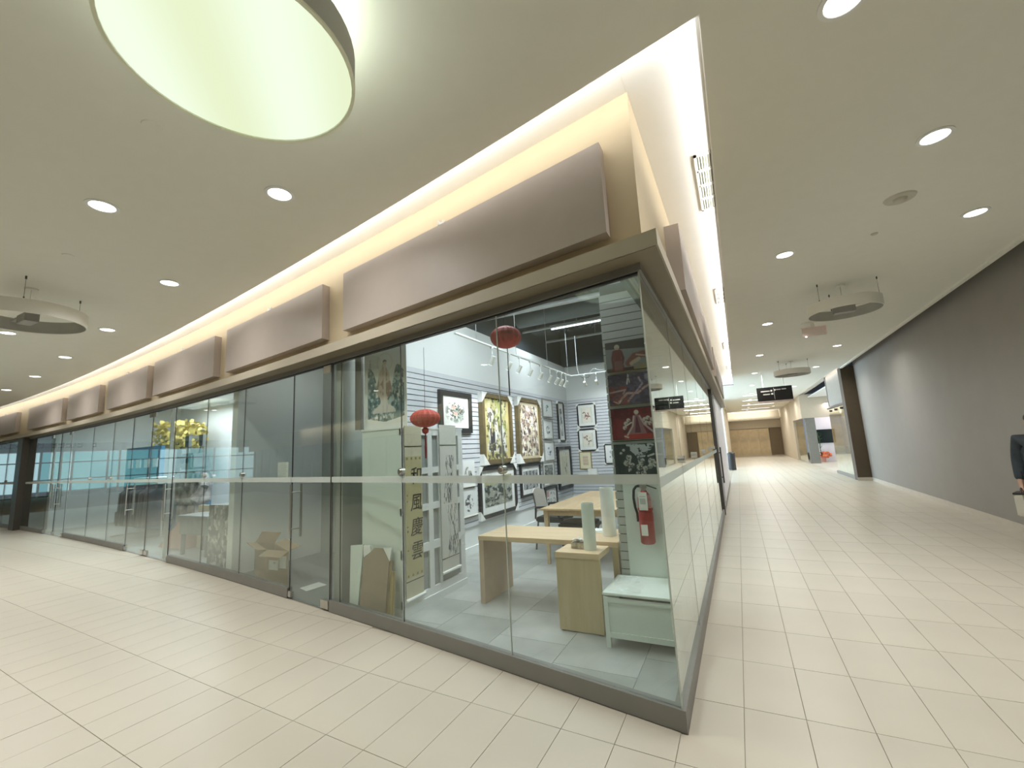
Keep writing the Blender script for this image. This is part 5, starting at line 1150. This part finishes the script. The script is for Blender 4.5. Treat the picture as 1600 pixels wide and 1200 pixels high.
obj('core', MB().box(-7.70, -7.12, 4.15, 4.5, 0, .93), M_robot, t); canvas('print', t, (-7.70, 4.148, .0), (.58, 0, 0), (0, 0, .93), cm); canvas('print', t, (-7.118, 4.15, .0), (0, .35, 0), (0, 0, .93), cm)
t = thing('dark_cabinet', 'plain dark grey cabinet side beside the camouflage column', 'cabinet', (-6.95, 4.4, 0))
obj('side', MB().box(-7.08, -6.72, 4.2, 4.8, .03, .95), mat('dark_grey_laminate', (.12, .12, .12), .5), t, bevel=.006); obj('plinth', MB().box(-7.06, -6.74, 4.24, 4.78, 0, .03), M_frame, t)
t = thing('salmon_ramp', 'salmon pink sloping ramp behind the shop door glass', 'ramp', (-9.9, 4.95, 0))
obj('ramp', MB().add([(-10.55, 4.75, 0), (-9.6, 4.75, 0), (-9.6, 4.75, .66), (-10.55, 5.3, 0), (-9.6, 5.3, 0), (-9.6, 5.3, .66)], [(0, 1, 2), (5, 4, 3), (0, 3, 4, 1), (1, 4, 5, 2), (2, 5, 3, 0)]), M_salmon, t)
t = thing('cream_target_board', 'cream board with a dark ring beside the salmon ramp', 'board', (-9.35, 4.8, 0))
obj('board', MB().box(-9.58, -9.02, 4.96, 5.02, 0, .80), M_cream, t); obj('ring', MB().lathe((0, 0, 0), [(.07, -.006), (.12, -.006), (.12, .006), (.07, .006), (.07, -.006)], 24), M_frame, t)
rg_ = t.children[-1]; rg_.rotation_euler = (R(90), 0, 0); rg_.location = (.05, .15, .52)
t = thing('clothes_rail', 'rail of dark grey garments behind the second shop doors', 'clothes rack', (-12.4, 5.4, 0))
obj('rail', MB().tube([(-13.5, 5.4, 0), (-13.5, 5.4, 1.2), (-11.9, 5.4, 1.2), (-11.9, 5.4, 0)], .02), M_steel, t); obj('foot', MB().box(-13.53, -13.47, 5.1, 5.7, 0, .03).box(-11.93, -11.87, 5.1, 5.7, 0, .03), M_steel, t)
GC = [(.16, .15, .17), (.22, .20, .22), (.12, .13, .15), (.26, .22, .24)]
for k in range(11):
    x = -13.42 + k * .135; obj('garment', MB().add([(x - .02, 5.15, .25 + .02 * (k % 3)), (x + .02, 5.65, .25 + .02 * (k % 3)), (x + .03, 5.62, 1.0), (x + .01, 5.42, 1.17), (x - .01, 5.38, 1.17), (x - .03, 5.18, 1.0), (x + .03, 5.15, .25), (x + .07, 5.65, .25), (x + .07, 5.62, 1.0), (x + .05, 5.42, 1.17), (x + .03, 5.38, 1.17), (x + .02, 5.18, 1.0)], [(0, 1, 2, 3, 4, 5), (11, 10, 9, 8, 7, 6), (0, 6, 7, 1), (1, 7, 8, 2), (2, 8, 9, 3), (3, 9, 10, 4), (4, 10, 11, 5), (5, 11, 6, 0)]), mat('garment_%d' % (k % 4), GC[k % 4], .8), t)

# ================================================================ PERSON at the right edge
def skin_mesh(name, nodes, edges, m, parent, lvl=2, root=0):
    vs = np.array([n[0] for n in nodes]); lo, hi = vs.min(0), vs.max(0); org = Vector(((lo[0] + hi[0]) / 2, (lo[1] + hi[1]) / 2, lo[2]))
    me = bpy.data.meshes.new(name); me.from_pydata([tuple(Vector(n[0]) - org) for n in nodes], edges, [])
    tmp = bpy.data.objects.new(name, me); COL.objects.link(tmp)
    md = tmp.modifiers.new('skin', 'SKIN'); md.use_smooth_shade = True
    for i, n in enumerate(nodes):
        sv_ = me.skin_vertices[0].data[i]; sv_.radius = n[1] if isinstance(n[1], tuple) else (n[1], n[1]); sv_.use_root = (i == root)
    sb = tmp.modifiers.new('sub', 'SUBSURF'); sb.levels = lvl; sb.render_levels = lvl
    dg = bpy.context.evaluated_depsgraph_get(); me2 = bpy.data.meshes.new_from_object(tmp.evaluated_get(dg)); bpy.data.objects.remove(tmp)
    me2.materials.clear(); me2.materials.append(m); me2.name = name
    for p_ in me2.polygons: p_.use_smooth = True
    o = bpy.data.objects.new(name, me2); COL.objects.link(o); o.parent = parent; o.location = org - wloc(parent); return o
PX, PY = 3.205, 7.60; yaw = R(150)
pc, ps = math.cos(yaw), math.sin(yaw)
T = lambda p: (PX + p[0] * pc - p[1] * ps, PY + p[0] * ps + p[1] * pc, p[2])    # local: x right of the body, y forward
per = thing('person', 'person in a dark jacket at the right edge walking with a pale bag in hand', 'person', (PX, PY, 0))
# body: pelvis, spine, neck, head; arms; legs (left leg forward)
B_ = {'pel': ((0, 0, .93), (.135, .10)), 'wst': ((0, 0, 1.06), (.125, .09)), 'che': ((0, .01, 1.24), (.15, .10)), 'shc': ((0, 0, 1.37), (.11, .075)), 'nck': ((0, .01, 1.44), .052), 'jaw': ((0, .03, 1.50), (.058, .066)), 'hed': ((0, .02, 1.575), (.074, .090)), 'crn': ((0, .01, 1.635), (.055, .066)),
      'ls': ((-.16, 0, 1.36), .055), 'le': ((-.205, -.02, 1.09), .042), 'lw': ((-.198, .09, .87), .028), 'lp': ((-.195, .115, .80), .030),
      'rs': ((.16, 0, 1.36), .055), 're': ((.205, -.05, 1.09), .042), 'rw': ((.212, .03, .86), .028), 'rp': ((.210, .05, .79), .030),
      'lh': ((-.09, 0, .88), .092), 'lk': ((-.095, .10, .50), .060), 'la': ((-.095, .06, .10), .040), 'lf': ((-.10, .20, .04), .035),
      'rh': ((.09, 0, .88), .092), 'rk': ((.095, .03, .50), .060), 'ra': ((.095, -.13, .10), .040), 'rf': ((.10, .00, .04), .035)}
E_ = [('pel', 'wst'), ('wst', 'che'), ('che', 'shc'), ('shc', 'nck'), ('nck', 'jaw'), ('jaw', 'hed'), ('hed', 'crn'), ('shc', 'ls'), ('ls', 'le'), ('le', 'lw'), ('lw', 'lp'), ('shc', 'rs'), ('rs', 're'), ('re', 'rw'), ('rw', 'rp'), ('pel', 'lh'), ('lh', 'lk'), ('lk', 'la'), ('la', 'lf'), ('pel', 'rh'), ('rh', 'rk'), ('rk', 'ra'), ('ra', 'rf')]
ks = list(B_); nodes = [(T(B_[k][0]), B_[k][1]) for k in ks]; edges = [(ks.index(a), ks.index(b)) for a, b in E_]
# fingers: five short chains on each palm
for sd, pk in ((-1, 'lp'), (1, 'rp')):
    bx_, by_, bz_ = B_[pk][0]; pi_ = ks.index(pk)
    for q in range(4):
        o_ = (-.027 + q * .018); ln = [.055, .065, .06, .05][q]; i0 = len(nodes)
        nodes += [(T((bx_, by_ + o_, bz_ - .045)), .0095), (T((bx_ - sd * .008, by_ + o_, bz_ - .045 - ln * .6)), .0085), (T((bx_ - sd * .026, by_ + o_ * .9, bz_ - .05 - ln)), .007)]
        edges += [(pi_, i0), (i0, i0 + 1), (i0 + 1, i0 + 2)]
    i0 = len(nodes); nodes += [(T((bx_ - sd * .012, by_ + .036, bz_ - .008)), .011), (T((bx_ - sd * .024, by_ + .044, bz_ - .05)), .009)]; edges += [(pi_, i0), (i0, i0 + 1)]
skin_mesh('body', nodes, edges, M_skin, per, 2, 0)
def garment(name, keys, eds, grow, m, extra=()):
    kk = list(keys); nd = []
    for k in kk:
        r_ = B_[k][1]; g = grow.get(k, .016); nd.append((T(B_[k][0]), tuple(v + g for v in r_) if isinstance(r_, tuple) else r_ + g))
    return skin_mesh(name, nd, [(kk.index(a), kk.index(b)) for a, b in eds], m, per, 2, 0)
garment('jacket', ['pel', 'wst', 'che', 'shc', 'ls', 'le', 'lw', 'rs', 're', 'rw'], [('pel', 'wst'), ('wst', 'che'), ('che', 'shc'), ('shc', 'ls'), ('ls', 'le'), ('le', 'lw'), ('shc', 'rs'), ('rs', 're'), ('re', 'rw')], {'pel': .045, 'wst': .045, 'che': .035, 'shc': .03, 'ls': .028, 'le': .026, 'lw': .022, 'rs': .028, 're': .026, 'rw': .022}, M_jacket)
garment('trousers', ['pel', 'lh', 'lk', 'la', 'rh', 'rk', 'ra'], [('pel', 'lh'), ('lh', 'lk'), ('lk', 'la'), ('pel', 'rh'), ('rh', 'rk'), ('rk', 'ra')], {'pel': .022, 'lk': .025, 'rk': .025, 'la': .028, 'ra': .028}, M_jeans)
garment('collar', ['shc', 'nck'], [('shc', 'nck')], {'shc': .0, 'nck': .014}, M_jacket)
def ell(c, r, n=16, m_=10): 
    mb = MB(); v = []; f = []
    for i in range(m_ + 1):
        p_ = math.pi * i / m_
        for j in range(n): a = 2 * math.pi * j / n; v.append(T((c[0] + r[0] * math.sin(p_) * math.cos(a), c[1] + r[1] * math.sin(p_) * math.sin(a), c[2] + r[2] * math.cos(p_))))
    for i in range(m_):
        for j in range(n): f.append((i * n + j, i * n + (j + 1) % n, (i + 1) * n + (j + 1) % n, (i + 1) * n + j))
    return mb.add(v, f)
obj('hair', ell((0, -.012, 1.612), (.088, .100, .075)), M_hair, per, smooth=True)
obj('cap_brim', ell((0, .10, 1.625), (.07, .06, .010)), M_hair, per, smooth=True)
for sx in (-1, 1):
    obj('eye', ell((sx * .030, .104, 1.578), (.012, .008, .008), 10, 6), M_paper, per, smooth=True); obj('pupil', ell((sx * .030, .111, 1.578), (.005, .004, .006), 8, 6), M_black, per, smooth=True)
    obj('ear', ell((sx * .079, .012, 1.565), (.010, .020, .030), 10, 6), M_skin, per, smooth=True)
obj('nose', ell((0, .116, 1.552), (.012, .018, .022), 10, 6), M_skin, per, smooth=True); obj('mouth', ell((0, .100, 1.513), (.024, .008, .006), 10, 6), mat('lips', (.36, .15, .13), .5), per, smooth=True)
for k, off in (('l', -.10), ('r', .10)):
    fx, fy, fz = B_[k + 'f'][0]; ax_, ay_, az_ = B_[k + 'a'][0]
    obj('shoe', ell((fx, (fy + ay_) / 2 + .02, .048), (.05, .145, .047)), M_black, per, smooth=True)
bg = thing('shopping_bag', 'pale bag with dark trim held by the person at the right edge', 'bag', T((.218, .055, .44)))
obj('pouch', MB().obox(T((.228, .06, .58)), Vector((pc, ps, 0)) * .045, Vector((-ps, pc, 0)) * .13, (0, 0, .135)), M_bag, bg, bevel=.015)
obj('strap', MB().tube([T((.218, -.02, .71)), T((.214, .0, .77)), T((.212, .05, .782)), T((.214, .10, .77)), T((.218, .13, .71))], .008, 8), M_black, bg)
obj('trim', MB().obox(T((.228, .06, .715)), Vector((pc, ps, 0)) * .048, Vector((-ps, pc, 0)) * .133, (0, 0, .010)), M_black, bg)
obj('dark_panel', MB().obox(T((.236, -.03, .53)), Vector((pc, ps, 0)) * .045, Vector((-ps, pc, 0)) * .05, (0, 0, .08)), M_black, bg, bevel=.01)
